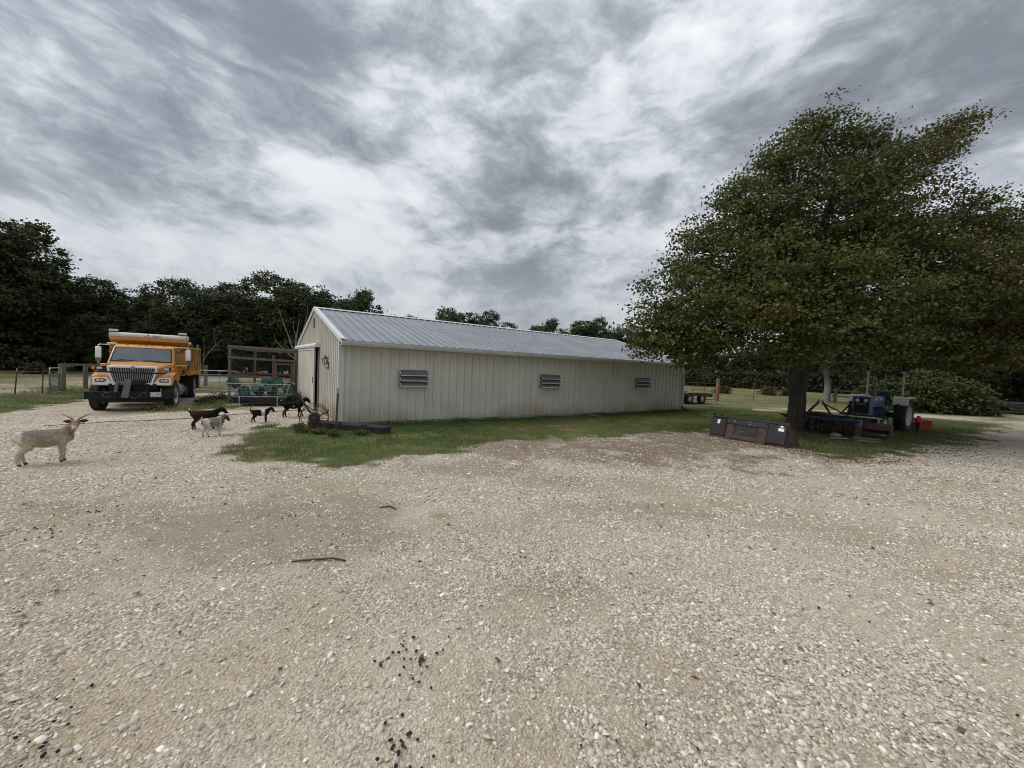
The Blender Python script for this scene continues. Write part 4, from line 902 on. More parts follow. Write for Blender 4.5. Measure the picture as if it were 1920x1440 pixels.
for y in (-.20, .36):
    wl = bpy.data.objects.new('wheel', MB().tube([(.33*math.cos(a), y, .34+.33*math.sin(a)) for a in [2*math.pi*k/28 for k in range(29)]], .011, 6, False).mesh('wheel')); COL.objects.link(wl); wl.data.materials.append(MATS['rust_dark']); wl.parent = WH
    for k in range(10):
        a = 2*math.pi*k/10; MB().tube([(0, y, .34), (.33*math.cos(a), y, .34+.33*math.sin(a))], .004, 4).build('spoke', 'rust_dark', wl)
MB().tube([(0, -.28, .34), (0, .42, .34)], .018, 8).build('axle', 'black_iron', WH)
MB().lathe([(-.05, .03), (-.05, .13), (-.02, .145), (.10, .145), (.13, .13), (.13, .03)], 22, 1, (0, -.02, .34)).build('drum', 'black_iron', WH, smooth=True)
MB().lathe([(-.075, .035), (-.05, .04)], 14, 1, (0, -.02, .34)).build('drum_boss', 'steel_grey', WH)
MB().bar((-.05, .04, .40), (-.42, .08, .98), .06, .04).build('handle', 'black_iron', WH)
MB().tube([(.02, .15, .34), (.30, .25, .45), (.33, .27, .52)], .02, 6).build('tine_arm', 'black_iron', WH)
MB().tube([(.1, -.15, .34), (.25, -.2, .12), (.33, -.2, .05)], .014, 6).build('tine', 'rust_dark', WH)
hp = [(-11.6, 9.9), (-10.99, 10.16), (-10.54, 10.38), (-9.87, 10.56), (-9.28, 11.04), (-8.79, 12.0), (-8.29, 12.9), (-7.9, 13.9), (-7.3, 14.2), (-6.7, 13.6), (-6.2, 12.95), (-5.85, 12.5)]
def spline(P, n=6):
    out = []
    for i in range(len(P)-1):
        p0, p1, p2, p3 = (Vector((*P[max(0, min(len(P)-1, i+k))], 0)) for k in (-1, 0, 1, 2))
        for j in range(n):
            t_ = j/n; out.append(.5*((2*p1)+(p2-p0)*t_+(2*p0-5*p1+4*p2-p3)*t_*t_+(3*p1-p0-3*p2+p3)*t_**3))
    out.append(Vector((*P[-1], 0))); return out
hs_ = spline(hp); tag(link('garden_hose', MB().tube([(q.x, q.y, g0(q.x, q.y)+.012) for q in hs_], .0105, 6).mesh('garden_hose', True), None, 'hose'), 'dark garden hose snaking over the gravel to the shed door', 'hose')
# sticks on the gravel
def stick(pts, r_, label):
    tag(link('stick', MB().tube([(x, y, g0(x, y)+z) for x, y, z in pts], [r_*(.6+.5*math.sin(math.pi*(i+.5)/len(pts))) for i in range(len(pts))], 6).mesh('stick', True), None, 'stick_brown'), label, 'stick')
stick([(-1.93, 3.55, .010), (-1.8, 3.57, .02), (-1.68, 3.60, .014), (-1.58, 3.61, .022), (-1.45, 3.59, .012)], .009, 'dark reddish stick lying across the bare gravel')
stick([(-1.62, 5.02, .01), (-1.5, 5.06, .02), (-1.40, 5.0, .01)], .009, 'short thin twig lying beyond the reddish stick')

# ------------------------------------------------------------------ goats
def capsule(mb, p, q, r0, r1, n=14):
    p, q = Vector(p), Vector(q); d = (q-p); l = max(d.length, 1e-4); d /= l
    pts = []; rr = []
    for k in range(5): a = math.pi/2*(1-k/4); pts.append(p-d*r0*math.sin(a)); rr.append(max(r0*math.cos(a), r0*.03))
    for k in range(5): a = math.pi/2*k/4; pts.append(q+d*r1*math.sin(a)); rr.append(max(r1*math.cos(a), r1*.03))
    mb.tube(pts, rr, n)
def unit_(v): return v/np.maximum(np.linalg.norm(v, axis=-1, keepdims=True), 1e-9)
def chain(mb, P):
    for (a, b_) in zip(P, P[1:]): capsule(mb, a[:3], b_[:3], a[3], b_[3])
def goat(label, loc, heading, h, colf, feet, yaw=0, hpitch=0, horns=0, girth=1.0, neck=(.60, 1.06), tailup=1, earc=None, beard=False, eartilt=0, group=None, lg=1.0):
    """unit goat: withers 1.0 high; scaled by h. feet: forward offsets of (front left, front right, hind left, hind right)"""
    o = thing('goat', label, 'goat', (loc[0], loc[1], g0(*loc)), heading)
    mb = MB(); g = girth
    chain(mb, [(-.43, 0, .80, .165*g), (-.22, 0, .755, .215*g), (.02, 0, .725, .235*g), (.22, 0, .74, .215*g), (.37, 0, .775, .185*g)])
    chain(mb, [(.34, 0, .69, .16*g), (.44, 0, .72, .12*g)])
    nx_, nz_ = neck
    chain(mb, [(.36, 0, .82, .165), (.48, 0, (.82+nz_)/2+.0, .13), (nx_-.02, 0, nz_, .105)])
    for k, sy in ((0, 1), (1, -1)):
        f_ = feet[k]; chain(mb, [(.33, sy*.10, .68, .115), (.33+f_*.15, sy*.125, .50, .075*lg), (.355+f_*.6, sy*.11, .285, .047*lg), (.345+f_*.92, sy*.105, .10, .036*lg), (.36+f_, sy*.105, .045, .043*lg)])
        f_ = feet[2+k]; chain(mb, [(-.38, sy*.10, .74, .15), (-.30+f_*.25, sy*.12, .53, .10*lg), (-.46+f_*.6, sy*.11, .335, .05*lg), (-.44+f_*.9, sy*.105, .11, .038*lg), (-.41+f_, sy*.105, .045, .044*lg)])
    if tailup: chain(mb, [(-.56, 0, .86, .05), (-.63, 0, .97, .042), (-.60, 0, 1.06, .025)])
    else: chain(mb, [(-.56, 0, .86, .05), (-.66, 0, .84, .035), (-.69, 0, .76, .022)])
    # head in its own frame, turned by yaw and pitch about the poll
    Mh = Matrix.Translation((nx_, 0, nz_+.02)) @ Matrix.Rotation(yaw, 4, 'Z') @ Matrix.Rotation(hpitch, 4, 'Y')
    hd = lambda x, y, z: tuple(Mh @ Vector((x, y, z)))
    for P in ([(-.02, 0, .02, .10), (.10, 0, .0, .088), (.22, 0, -.075, .058), (.285, 0, -.12, .047)], [(.08, .045, .055, .04), (.10, .05, .05, .035)], [(.08, -.045, .055, .04), (.10, -.05, .05, .035)], [(.08, 0, -.06, .05), (.25, 0, -.155, .032)]):
        chain(mb, [(*hd(*q[:3]), q[3]) for q in P])
    me = mb.mesh('goat_raw'); me.transform(Matrix.Scale(h, 4))
    tmp = bpy.data.objects.new('tmp', me); COL.objects.link(tmp)
    rm_ = tmp.modifiers.new('r', 'REMESH'); rm_.mode = 'VOXEL'; rm_.voxel_size = .0125*h/.6
    sm = tmp.modifiers.new('s', 'SMOOTH'); sm.iterations = 7; sm.factor = .5
    bpy.context.view_layer.update(); body = bpy.data.meshes.new_from_object(tmp.evaluated_get(bpy.context.evaluated_depsgraph_get())); bpy.data.objects.remove(tmp); bpy.data.meshes.remove(me)
    n = len(body.vertices); co = np.empty(n*3, np.float32); body.vertices.foreach_get('co', co); co = co.reshape(-1, 3)/h
    hi = np.array(Mh.inverted()); hl = (np.c_[co, np.ones(n)] @ hi.T)[:, :3]; ishead = (hl[:, 0] > -.06) & (np.abs(hl[:, 1]) < .14) & (hl[:, 2] > -.25) & (hl[:, 2] < .2) & (np.linalg.norm(hl, axis=1) < .42) & (hl[:, 0]*1.0-hl[:, 2]*.2 > -.02)
    nz2 = fbm(co[:, 0]+co[:, 2]*.7, co[:, 2]+co[:, 1]*1.7, 5, 3, 5)-.5
    c = colf(co[:, 0], co[:, 1], co[:, 2], hl, ishead, nz2); hoof = ss(.085, .06, co[:, 2])[:, None]; c = c*(1-hoof)+np.array((.035, .03, .025))*hoof
    a = body.attributes.new('col', 'FLOAT_COLOR', 'POINT'); cc = np.ones((n, 4), np.float32); cc[:, :3] = np.clip(c, .004, 1); a.data.foreach_set('color', cc.ravel())
    body.polygons.foreach_set('use_smooth', [True]*len(body.polygons)); body.materials.clear(); body.name = 'body'
    bo = link('body', body, o, 'fur')
    nh = 5200; body.calc_loop_triangles(); pa = np.array([p_.area for p_ in body.polygons]); pi_ = RNG.choice(len(pa), nh, p=pa/pa.sum()); pc = np.array([body.polygons[int(q)].center[:] for q in pi_]); pn = np.array([body.polygons[int(q)].normal[:] for q in pi_]); pv = np.array([body.polygons[int(q)].vertices[0] for q in pi_])
    ok = pc[:, 2] > .12*h; pc, pn, pv = pc[ok], pn[ok], pv[ok]; flow = unit_(np.array((-.75, 0, -.55))+RNG.normal(size=pc.shape)*.3); flow = unit_(flow-pn*(flow*pn).sum(1)[:, None]*.8); ln_ = (RNG.uniform(.016, .034, len(pc))*h/.56)[:, None]; wd_ = np.cross(pn, flow)*ln_*.14
    HV = np.stack([pc-wd_, pc+wd_, pc+flow*ln_+pn*ln_*.22], 1).reshape(-1, 3); HC = np.repeat(np.clip(c[pv]*RNG.uniform(.7, 1.3, (len(pv), 1)), .004, 1), 3, 0)
    tag(link('coat', npmesh('coat', HV, np.arange(len(HV)).reshape(-1, 3), HC), bo, 'fur'), kind='stuff')
    def child(nm, mbx, m):
        mbx.v = [tuple(Vector(q)*h) for q in mbx.v]; return mbx.build(nm, m, o, smooth=True)
    em_ = MATS[earc] if earc else MATS['hoof']
    for sy in (-1, 1):
        e = MB(); t0 = Vector((.0, sy*.085, .05))
        tipv = Vector((-.02, sy*.26, .06+eartilt)); P = []
        for (f_, w) in ((0, .025), (.3, .05), (.65, .045), (1, .008)):
            c0 = t0.lerp(tipv, f_); P.append([c0+Vector((0, 0, w)), c0+Vector((.02+w*.3, 0, 0)), c0+Vector((0, 0, -w)), c0+Vector((-.012, 0, 0))])
        e.loft([[hd(*q) for q in S] for S in P]); child('ear', e, earc or 'hoof')
        ey = MB(); ey.lathe([(-.016, .004), (-.01, .014), (0, .018), (.01, .014), (.016, .004)], 10, 2, (0, 0, 0)); ey.v = [hd(.115+v[0], sy*.077+v[1]*.8, .03+v[2]) for v in ey.v]; child('eye', ey, 'eye')
        if horns:
            hn = MB(); pts = [hd(.02-.10*k*k*.12, sy*(.045+.030*k+.010*k*k), .085+horns*(.085*k-.003*k*k)) for k in range(5)]; hn.tube(pts, [.03, .027, .022, .015, .004], 8); child('horn', hn, 'horn')
    nb = MB(); nb.lathe([(-.006, .004), (0, .013), (.006, .004)], 10, 0); nb.v = [hd(.322+v[0], v[1]*1.7, -.118+v[2]*1.1) for v in nb.v]; child('nose', nb, 'eye')
    if beard: bb = MB(); bb.tube([hd(.22, 0, -.18), hd(.20, 0, -.27), hd(.19, 0, -.34)], [.03, .02, .004], 7); child('beard', bb, 'horn')
    return o
mat('ear_dark', (.03, .025, .02), rough=.9); mat('ear_brown', (.11, .06, .035), rough=.9); mat('ear_black', (.010, .009, .009), rough=.9)
def L3(a, b_, k): k = np.asarray(k)[:, None]; return np.asarray(a)*(1-k)+np.asarray(b_)*k
def grey_goat(x, y, z, hl, head, n):
    base = L3((.27, .222, .172), (.38, .315, .24), ss(-.2, .25, n+.0)+0*x); base = L3(base, (.16, .14, .125), ss(.76, .98, z+n*.16)*ss(.62, .3, x)*.75)
    cream = (.50, .41, .30); low = ss(.62, .50, z+n*.15); base = L3(base, (.42, .345, .26), low)
    base = L3(base, (.62, .57, .49), ss(-.36, -.50, x+n*.10)); base = L3(base, (.48, .41, .31), ss(-.22, -.36, x+n*.1)*ss(.74, .60, z))
    base = L3(base, (.09, .07, .055), ss(.40, .50, x+n*.08)*ss(.70, .85, z)*ss(.16, .06, np.abs(x-.47))*.9)
    neck = ss(.46, .56, x); base = L3(base, (.27, .19, .12), neck*(~head))
    hc = L3(np.full((len(x), 3), (.30, .195, .12)), (.55, .50, .43), ss(.25, .30, hl[:, 0]-.25*hl[:, 2])); hc = L3(hc, (.08, .055, .04), ss(.05, .03, np.hypot(hl[:, 0]-.12, hl[:, 2]-.03))*.8); hc = L3(hc, (.5, .45, .38), ss(.045, .02, np.abs(hl[:, 1]))*ss(.08, .12, hl[:, 2]))
    base = L3(base, (.10, .075, .06), ss(-.54, -.585, x)*ss(.72, .76, z)*ss(.84, .80, z)*ss(.05, .02, np.abs(y+.02)))
    base[head] = hc[head]; return base*1.22
def dark_goat(x, y, z, hl, head, n):
    b_ = L3(np.full((len(x), 3), (.040, .021, .016)), (.012, .010, .010), ss(-.1, .15, x+n*.3)); b_ = L3(b_, (.05, .022, .016), ss(.5, .4, z)); b_ = L3(b_, (.55, .5, .42), ss(.98, 1.02, z)*ss(-.5, -.56, x)); b_[head] = (.016, .014, .014); return b_
def pale_goat(x, y, z, hl, head, n):
    b_ = L3(np.full((len(x), 3), (.34, .30, .26)), (.20, .175, .15), ss(-.1, .2, n)); b_ = L3(b_, (.62, .58, .53), ss(-.26, -.36, x+n*.12)); b_ = L3(b_, (.62, .58, .53), ss(.60, .5, z+n*.1)); b_ = L3(b_, (.64, .6, .55), ss(.07, .03, np.abs(x-.24+n*.05))*ss(.95, .8, z))
    b_ = L3(b_, (.16, .085, .05), ss(.38, .47, x)*ss(.66, .76, z)); b_ = L3(b_, (.06, .05, .04), ss(-.54, -.58, x)*ss(.92, .82, z)*ss(.62, .72, z)*ss(.06, .03, np.abs(y))); b_[head] = (.17, .085, .045); return b_
def belt_goat(x, y, z, hl, head, n):
    b_ = np.full((len(x), 3), (.013, .012, .012)); b_ = L3(b_, (.66, .63, .58), ss(.13, .10, np.abs(x-.17+n*.05))*ss(.45, .52, z)); b_ = L3(b_, (.30, .22, .15), ss(-.5, -.56, x)*ss(.85, .75, z)*.8); b_[head] = (.014, .012, .011); return b_
def black_goat(x, y, z, hl, head, n):
    b_ = np.full((len(x), 3), (.011, .010, .010)); b_ = L3(b_, (.085, .04, .03), ss(-.30, -.40, x)*ss(.62, .45, z)*.8); b_ = L3(b_, (.6, .57, .52), ss(1.0, 1.04, z)*ss(-.5, -.56, x)); b_ = L3(b_, (.6, .58, .54), ss(.045, .03, np.hypot(x-.02, z-.70))); return b_
goat('grey goat with swept-back horns standing side-on and looking at the viewer', (-7.42, 6.34), math.atan2(.86, .62), .56, grey_goat, (.02, -.06, .06, -.06), yaw=R(-104), hpitch=R(-2), horns=.62, lg=1.05, girth=1.10, neck=(.60, 1.10), earc='ear_dark', tailup=1)
goat('dark brown goat with black back standing behind the pale goat', (-7.52, 9.80), math.atan2(.62, .78), .49, dark_goat, (.03, -.03, .05, -.05), hpitch=R(14), neck=(.66, .98), earc='ear_black', yaw=R(-8))
goat('pale grey and white goat with brown head walking away past the dark goat', (-6.76, 9.06), math.atan2(.97, .25), .43, pale_goat, (.05, -.10, -.05, .08), hpitch=R(24), neck=(.64, .96), earc='ear_brown', girth=1.1, yaw=R(-25))
goat('small black kid goat with a broad white belt', (-7.00, 11.14), math.atan2(.60, .80), .385, belt_goat, (.04, -.05, .12, -.10), hpitch=R(20), neck=(.66, 1.02), earc='ear_black', yaw=R(-15))
goat('black goat with white tail tip striding to the shed door', (-6.78, 12.40), math.atan2(.56, .83), .52, black_goat, (.20, -.08, .08, -.08), hpitch=R(16), neck=(.68, 1.08), earc='ear_black', girth=.92, yaw=R(-6))

# ------------------------------------------------------------------ loader bucket under the maple (x along its back, y away, z up)
LB = thing('loader_bucket', 'black and rusty loader bucket standing on the dirt before the maple', 'loader bucket', (6.15, 12.28, g0(6.5, 12)), math.atan2(-.815, .58))
bw = 2.06; BK = .17; BH = .63
def bk(x, z, off=0): return (x, BK*z/BH-off, z)
def plate(nm, x0, x1, z0, z1, off, th, m, par=LB, bev=.004):
    vs = [bk(x0, z0, off), bk(x1, z0, off), bk(x1, z1, off), bk(x0, z1, off), bk(x0, z0, off-th), bk(x1, z0, off-th), bk(x1, z1, off-th), bk(x0, z1, off-th)]
    return MB().add(vs, [(0, 1, 2, 3), (7, 6, 5, 4), (0, 4, 5, 1), (1, 5, 6, 2), (2, 6, 7, 3), (3, 7, 4, 0)]).build(nm, m, par, bev=bev)
plate('back_plate', 0, bw, .04, BH, .0, .02, 'bucket_black')
MB().add([(0, .0, .04), (bw, 0, .04), (bw, 1.0, .02), (0, 1.0, .02), (0, .0, .015), (bw, 0, .015), (bw, 1.02, .0), (0, 1.02, .0)], [(0, 1, 2, 3), (7, 6, 5, 4), (0, 4, 5, 1), (1, 5, 6, 2), (2, 6, 7, 3), (3, 7, 4, 0)]).build('floor_plate', 'rust_dark', LB)
for x in (0.0, bw-.016):
    MB().prism([(-.005, .03), (1.0, .02), (1.0, .06), (BK+.05, BH+.01), (BK-.01, BH+.01)], 0, x, x+.016).build('side_plate', 'rust_dark', LB)
plate('wear_edge', 0, bw, .0, .09, .012, .012, 'rust_dark')
plate('top_tube', -.01, bw+.01, BH-.015, BH+.05, .03, .09, 'bucket_black', bev=.012)
plate('outer_plate', .01, .44, .10, BH-.03, .055, .045, 'bucket_black', bev=.01); plate('outer_plate', 1.60, bw-.01, .10, BH-.02, .065, .055, 'bucket_black', bev=.01)
plate('centre_plate', .70, 1.32, .10, BH-.02, .018, .012, 'bucket_black'); plate('hook_rail', .46, 1.58, .47, BH-.01, .045, .035, 'bucket_black', bev=.008)
plate('lower_rail', .70, 1.34, .06, .17, .04, .03, 'rust_dark')
plate('pocket_plate', .47, .69, .04, .46, .03, .02, 'rust'); plate('pocket_plate', 1.33, 1.57, .02, .46, .03, .02, 'rust')
plate('pocket_lip', .45, .71, .04, .07, .05, .05, 'rust'); plate('pocket_lip', 1.31, 1.59, .02, .05, .05, .05, 'rust')
plate('rib', 1.575, 1.60, .03, BH, .075, .08, 'bucket_black'); plate('rib', .445, .465, .05, BH-.04, .06, .06, 'bucket_black')
for x in (.04, .26): MB().box((x, BK+.02, BH+.075), (.07, .06, .06)).build('lug', 'bucket_black', LB, bev=.008)
plate('label', .19, .27, .44, .56, .0575, .003, 'sticker', bev=0); plate('label', 1.85, 1.99, .45, .53, .0675, .003, 'sticker', bev=0); plate('label', 1.89, 1.96, .555, .595, .0675, .003, 'sticker', bev=0)
rng = random.Random(4)
pch = MB()
for k in range(70):
    x = rng.choice((rng.uniform(.5, .72), rng.uniform(.72, 1.55), rng.uniform(.9, 1.4))); z = rng.uniform(.5, .6); w = rng.uniform(.006, .028); pch.add([bk(x+rng.uniform(-w, w), z+rng.uniform(-w, w)*.8, .0462) for q in range(3)], [(0, 1, 2)])
for k in range(30):
    x = rng.uniform(.72, 1.0); z = rng.uniform(.25, .4); w = rng.uniform(.004, .016); pch.add([bk(x+rng.uniform(-w, w), z+rng.uniform(-w, w)*.6, .0196) for q in range(3)], [(0, 1, 2)])
pch.build('scuffed_paint', 'chalk', LB)

# ------------------------------------------------------------------ disc harrow (x along the gangs)
HA = thing('disc_harrow', 'dark blue three-point disc harrow with rusty discs behind the loader bucket', 'harrow', (11.15, 14.25, g0(11.1, 14.2)), math.atan2(-1.5, 1.1))
def disc(x, y, rz):
    d = MB().lathe([(-.05, .03), (-.035, .14), (0, .225), (.006, .225), (-.028, .14), (-.04, .03)], 20, 0).build('disc', 'rust', HA, loc=(x, y, .225), rot=(0, 0, rz)); return d
for row, yy, ang in ((0, -.32, .22), (1, .42, -.22)):
    for k in range(9):
        x = -1.05+k*.2625; disc(x, yy+(.10 if row == 0 else -.10)*abs(k-4)/4, ang*(1 if k < 4.5 else -1))
    for s_ in (-1, 1):
        MB().bar((s_*1.15, yy+(.10 if row == 0 else -.10), .225), (s_*.05, yy, .225), .035, .035).build('gang_axle', 'rust_dark', HA)
        MB().bar((s_*1.12, yy, .50), (s_*.05, yy, .50), .08, .08).build('gang_beam', 'harrow_blue', HA, bev=.008)
        for xx in (.25, .9): MB().bar((s_*xx, yy, .50), (s_*xx, yy, .24), .05, .03).build('hanger', 'harrow_blue', HA)
for x in (-.75, .75): MB().bar((x, -.55, .56), (x, .65, .56), .07, .07).build('frame_beam', 'harrow_blue', HA, bev=.008)
for y in (-.5, .6): MB().bar((-1.15, y, .56), (1.15, y, .56), .07, .069).build('frame_beam', 'harrow_blue', HA, bev=.008)
for x in (-.06, .06): MB().bar((x*7, -.5, .60), (x, -.35, 1.12), .03, .06).build('mast', 'harrow_blue', HA); MB().bar((x*.9, -.35, 1.06), (x*.9, -.35, 1.20), .05, .03).build('mast_lug', 'harrow_blue', HA); MB().bar((x*1.2, -.35, 1.08), (x*11, .6, .60), .04, .04).build('brace', 'harrow_blue', HA)
MB().tube([(-.5, .15, .62), (-.45, .15, .66), (0, .2, .66), (.1, .2, .62)], .07, 8).build('weight_pipe', 'rust', HA)
MB().box((1.12, -.45, .52), (.10, .14, .22)).build('end_bracket', 'ford_blue', HA, bev=.01)

# ------------------------------------------------------------------ box blade and rusty rotary tiller before the tractor
BB = thing('box_blade', 'long black box blade standing across the front of the tractor', 'box blade', (12.45, 14.75, g0(12.4, 14.7)), math.atan2(-1.45, 1.05))
MB().box((0, 0, .38), (1.90, .05, .42)).build('mouldboard', 'truck_black', BB, bev=.01); MB().box((0, -.02, .60), (1.92, .12, .05)).build('top_rail', 'cream_paint', BB, bev=.01)
for x in (-.93, .93): MB().prism([(-.35, .08), (.40, .08), (.40, .40), (.05, .60), (-.35, .35)], 0, x-.012, x+.012).build('end_plate', 'truck_black', BB)
MB().box((.90, -.16, .34), (.05, .06, .5)).build('skid_arm', 'galv', BB); MB().box((.9, -.2, .05), (.32, .30, .05)).build('skid_shoe', 'galv', BB)
for x in (-.5, 0, .5): MB().bar((x, .1, .5), (x, .12, .06), .03, .05).build('scarifier', 'rust_dark', BB)
for x in (-.25, .25): MB().bar((x, .0, .6), (0, .12, 1.0), .03, .05).build('mast', 'truck_black', BB)
TI = thing('rotary_tiller', 'rusty rotary tiller with curved hood lying beside the disc harrow', 'tiller', (12.15, 13.75, g0(12.1, 13.7)), math.atan2(-1.35, 1.15))
arc = [(.30*math.cos(R(a)), .26+.24*math.sin(R(a))) for a in (170, 140, 110, 80, 50, 25, 5)]
MB().prism(arc+[(a*.94, (b_-.26)*.94+.26) for a, b_ in arc[::-1]], 0, -.72, .72).build('hood', 'rust', TI)
for x in (-.73, .73): MB().prism(arc+[(.30, .08), (-.30, .08)], 0, x-.012, x+.012).build('end_plate', 'rust', TI)
MB().tube([(-.7, 0, .22), (.7, 0, .22)], .05, 8).build('rotor', 'rust_dark', TI)
for k in range(12): a = k*1.1; x = -.6+k*.11; MB().bar((x, 0, .22), (x, .18*math.cos(a), .22+.18*math.sin(a)), .03, .012).build('tine', 'rust_dark', TI)

# ------------------------------------------------------------------ blue tractor (x forward, origin under the rear axle)
TA = thing('tractor', 'blue farm tractor with white fenders, upright exhaust and roll-bar posts', 'tractor', (15.15, 16.4, g0(15.1, 16.4)), math.atan2(-.53, -.85))
def twheel(nm, x, y, r_, w, lugs, rimm, k_rim=.62):
    s_ = 1 if y > 0 else -1; h = w/2
    e = link(nm, MB().lathe([(-h*.85, r_*k_rim), (-h, r_*.74), (-h*.95, r_*.90), (-h*.7, r_*.95), (h*.7, r_*.95), (h*.95, r_*.90), (h, r_*.74), (h*.85, r_*k_rim)], 36, 1, caps=False).mesh(nm, True), TA, 'rubber', (x, y, r_)); es = e.modifiers.new('es', 'EDGE_SPLIT'); es.split_angle = R(40)
    tr_ = MB()
    for k in range(lugs):
        for q in (-1, 1):
            a = 2*math.pi*(k+.25*q)/lugs; M_ = Matrix.Rotation(-a, 3, 'Y'); p = M_ @ Vector((0, 0, r_*.965)); p.y = q*h*.5; tr_.box(p, (.05 if lugs < 30 else .025, h*1.1, .075 if lugs < 30 else .02), M_ @ Matrix.Rotation(q*R(-38 if lugs < 30 else 15), 3, 'Z'))
    tag(tr_.build('lug', 'rubber', e), kind='stuff')
    rim = MB().lathe([(s_*h*.05, .04), (s_*h*.05, r_*.35), (s_*h*.25, r_*.5), (s_*h*.8, r_*k_rim*.98), (s_*h*.9, r_*k_rim*1.04), (-s_*h*.85, r_*k_rim*1.02)], 28, 1).build('rim', rimm, e, smooth=True)
    MB().lathe([(s_*h*.05, r_*.22), (s_*h*.45, r_*.18), (s_*h*.55, .04)], 16, 1).build('hub', 'steel_grey', rim)
for s_ in (-1, 1):
    twheel('rear_wheel', 0, s_*.72, .60, .36, 18, 'cream_paint'); twheel('front_wheel', 1.80, s_*.60, .32, .17, 40, 'rim_white', .58)
    MB().tube([(1.80, s_*.1, .40), (1.80, s_*.55, .34)], .045, 8).build('front_axle', 'blue_dark', TA)
    fp = [(.42, 1.02), (.38, 1.30), (.28, 1.335), (-.40, 1.335), (-.62, 1.20), (-.60, 1.17), (-.40, 1.29), (.26, 1.29), (.34, 1.26), (.37, 1.0)]
    MB().prism(fp, 1, s_*.46, s_*.93).build('fender', 'white_paint', TA, bev=.015)
    MB().prism([(.42, .75), (.38, 1.28), (-.5, 1.24), (-.5, .95)], 1, s_*.46, s_*.49).build('fender_side', 'cream_paint', TA)
    ro_ = MB().box((-.32, s_*.56, 1.80), (.06, .06, 1.1)).build('roll_bar_post', 'cream_paint', TA, bev=.01)
    MB().box((-.32, s_*.56, 2.42), (.10, .10, .10)).build('post_cap', 'truck_black', ro_)
    fl_ = MB().lathe([(-.03, .05), (.0, .075), (.03, .05)], 16, 0, (.10, s_*.78, 1.47)).build('flasher', 'brake_orange', TA); MB().tube([(.10, s_*.78, 1.33), (.10, s_*.78, 1.42)], .012, 6).build('flasher_stem', 'truck_black', fl_)
MB().tube([(0, -.6, .60), (0, .6, .60)], .11, 12).build('rear_axle', 'blue_dark', TA)
MB().box((.1, 0, .62), (.7, .44, .46)).build('gearbox', 'blue_dark', TA, bev=.03); eng = MB().box((.95, 0, .66), (1.0, .36, .44)).build('engine', 'blue_dark', TA, bev=.03)
for k in range(4): MB().tube([(.6+k*.2, .19, .88), (.6+k*.2, .26, .84), (.6+k*.2, .26, .7)], .03, 7).build('manifold', 'blue_dark', eng)
MB().lathe([(.19, .02), (.19, .07), (.30, .07), (.30, .02)], 14, 1, (.75, 0, .62)).build('oil_filter', 'steel_grey', eng)
MB().tube([(.45, .2, .55), (.8, .30, .50), (1.4, .28, .46), (1.78, .5, .38)], .022, 6).build('drag_link', 'blue_dark', TA)
MB().box((1.55, 0, .50), (.5, .30, .22)).build('front_bolster', 'blue_dark', TA, bev=.02)
hd_ = MB().prism([(-.27, .92), (-.27, 1.26), (-.23, 1.315), (.23, 1.315), (.27, 1.26), (.27, .92)], 0, .50, 2.02).build('hood', 'ford_blue', TA, bev=.02)
MB().prism([(.27, .62), (.27, .95), (.275, 1.28), (-.275, 1.28), (-.27, .95), (-.27, .62)], 0, 1.72, 2.02).build('radiator_shell', 'ford_blue', TA, bev=.015)
MB().ring([(-.275, .60), (.275, .60), (.275, 1.30), (-.275, 1.30)], [(-.225, .66), (.225, .66), (.225, 1.25), (-.225, 1.25)], 0, 1.98, 2.05).build('grille_frame', 'ford_blue', TA, bev=.008)
gb_ = MB().prism([(-.235, .65), (.235, .65), (.235, 1.26), (-.235, 1.26)], 0, 2.02, 2.03).build('grille', 'truck_black', TA)
for s_ in (-1, 1): MB().lathe([(0, .066), (.012, .06), (.018, .02)], 16, 0, (2.03, s_*.13, 1.16)).build('headlight', 'lens', gb_)
link('maker_name', text_mesh('FORD', .115, .003), gb_, 'chalk', (2.034, 0, 1.02), (R(90), 0, R(90)))
for k in range(7): MB().box((2.035, 0, .70+k*.035), (.01, .44, .006)).build('grille_bar', 'truck_black', gb_)
for s_ in (-1, 1):
    MB().box((1.25, s_*.274, 1.215), (.75, .006, .07)).build('side_stripe', 'white_paint', hd_)
    link('model_text', text_mesh('FORD 2600', .055, .002), hd_, 'ink', (1.25, s_*.279, 1.215), (R(90), 0, R(180) if s_ > 0 else 0))
ex = MB().tube([(1.35, .17, 1.30), (1.35, .17, 1.95)], .036, 10).build('exhaust_stack', 'steel_grey', TA, smooth=True)
MB().tube([(1.35, .17, 1.42), (1.35, .17, 1.72)], .058, 12).build('muffler', 'steel_grey', ex, smooth=True); MB().tube([(1.35, .17, 1.95), (1.40, .17, 2.08)], .034, 10).build('exhaust_tip', 'galv', ex)
MB().box((-.05, 0, 1.10), (.42, .44, .10)).build('seat', 'blue_dark', TA, bev=.04); MB().box((-.26, 0, 1.32), (.10, .44, .40)).build('seat_back', 'blue_dark', TA, bev=.05)
sw = MB().tube([(.42+.05*math.sin(a)*-.3, .19*math.cos(a), 1.42+.19*math.sin(a)*.5) for a in [2*math.pi*k/20 for k in range(21)]], .015, 7, False).build('steering_wheel', 'truck_black', TA); MB().tube([(.62, 0, 1.28), (.42, 0, 1.42)], .02, 7).build('steering_column', 'truck_black', sw)
MB().box((.62, 0, 1.20), (.16, .44, .22)).build('dashboard', 'ford_blue', TA, bev=.03); MB().lathe([(0, .05), (.08, .045)], 12, 2, (.78, 0, 1.315)).build('filler_cap', 'truck_black', hd_)
MB().box((1.75, -.02, 1.33), (.18, .2, .03)).build('hood_cover', 'white_paint', hd_, bev=.01)
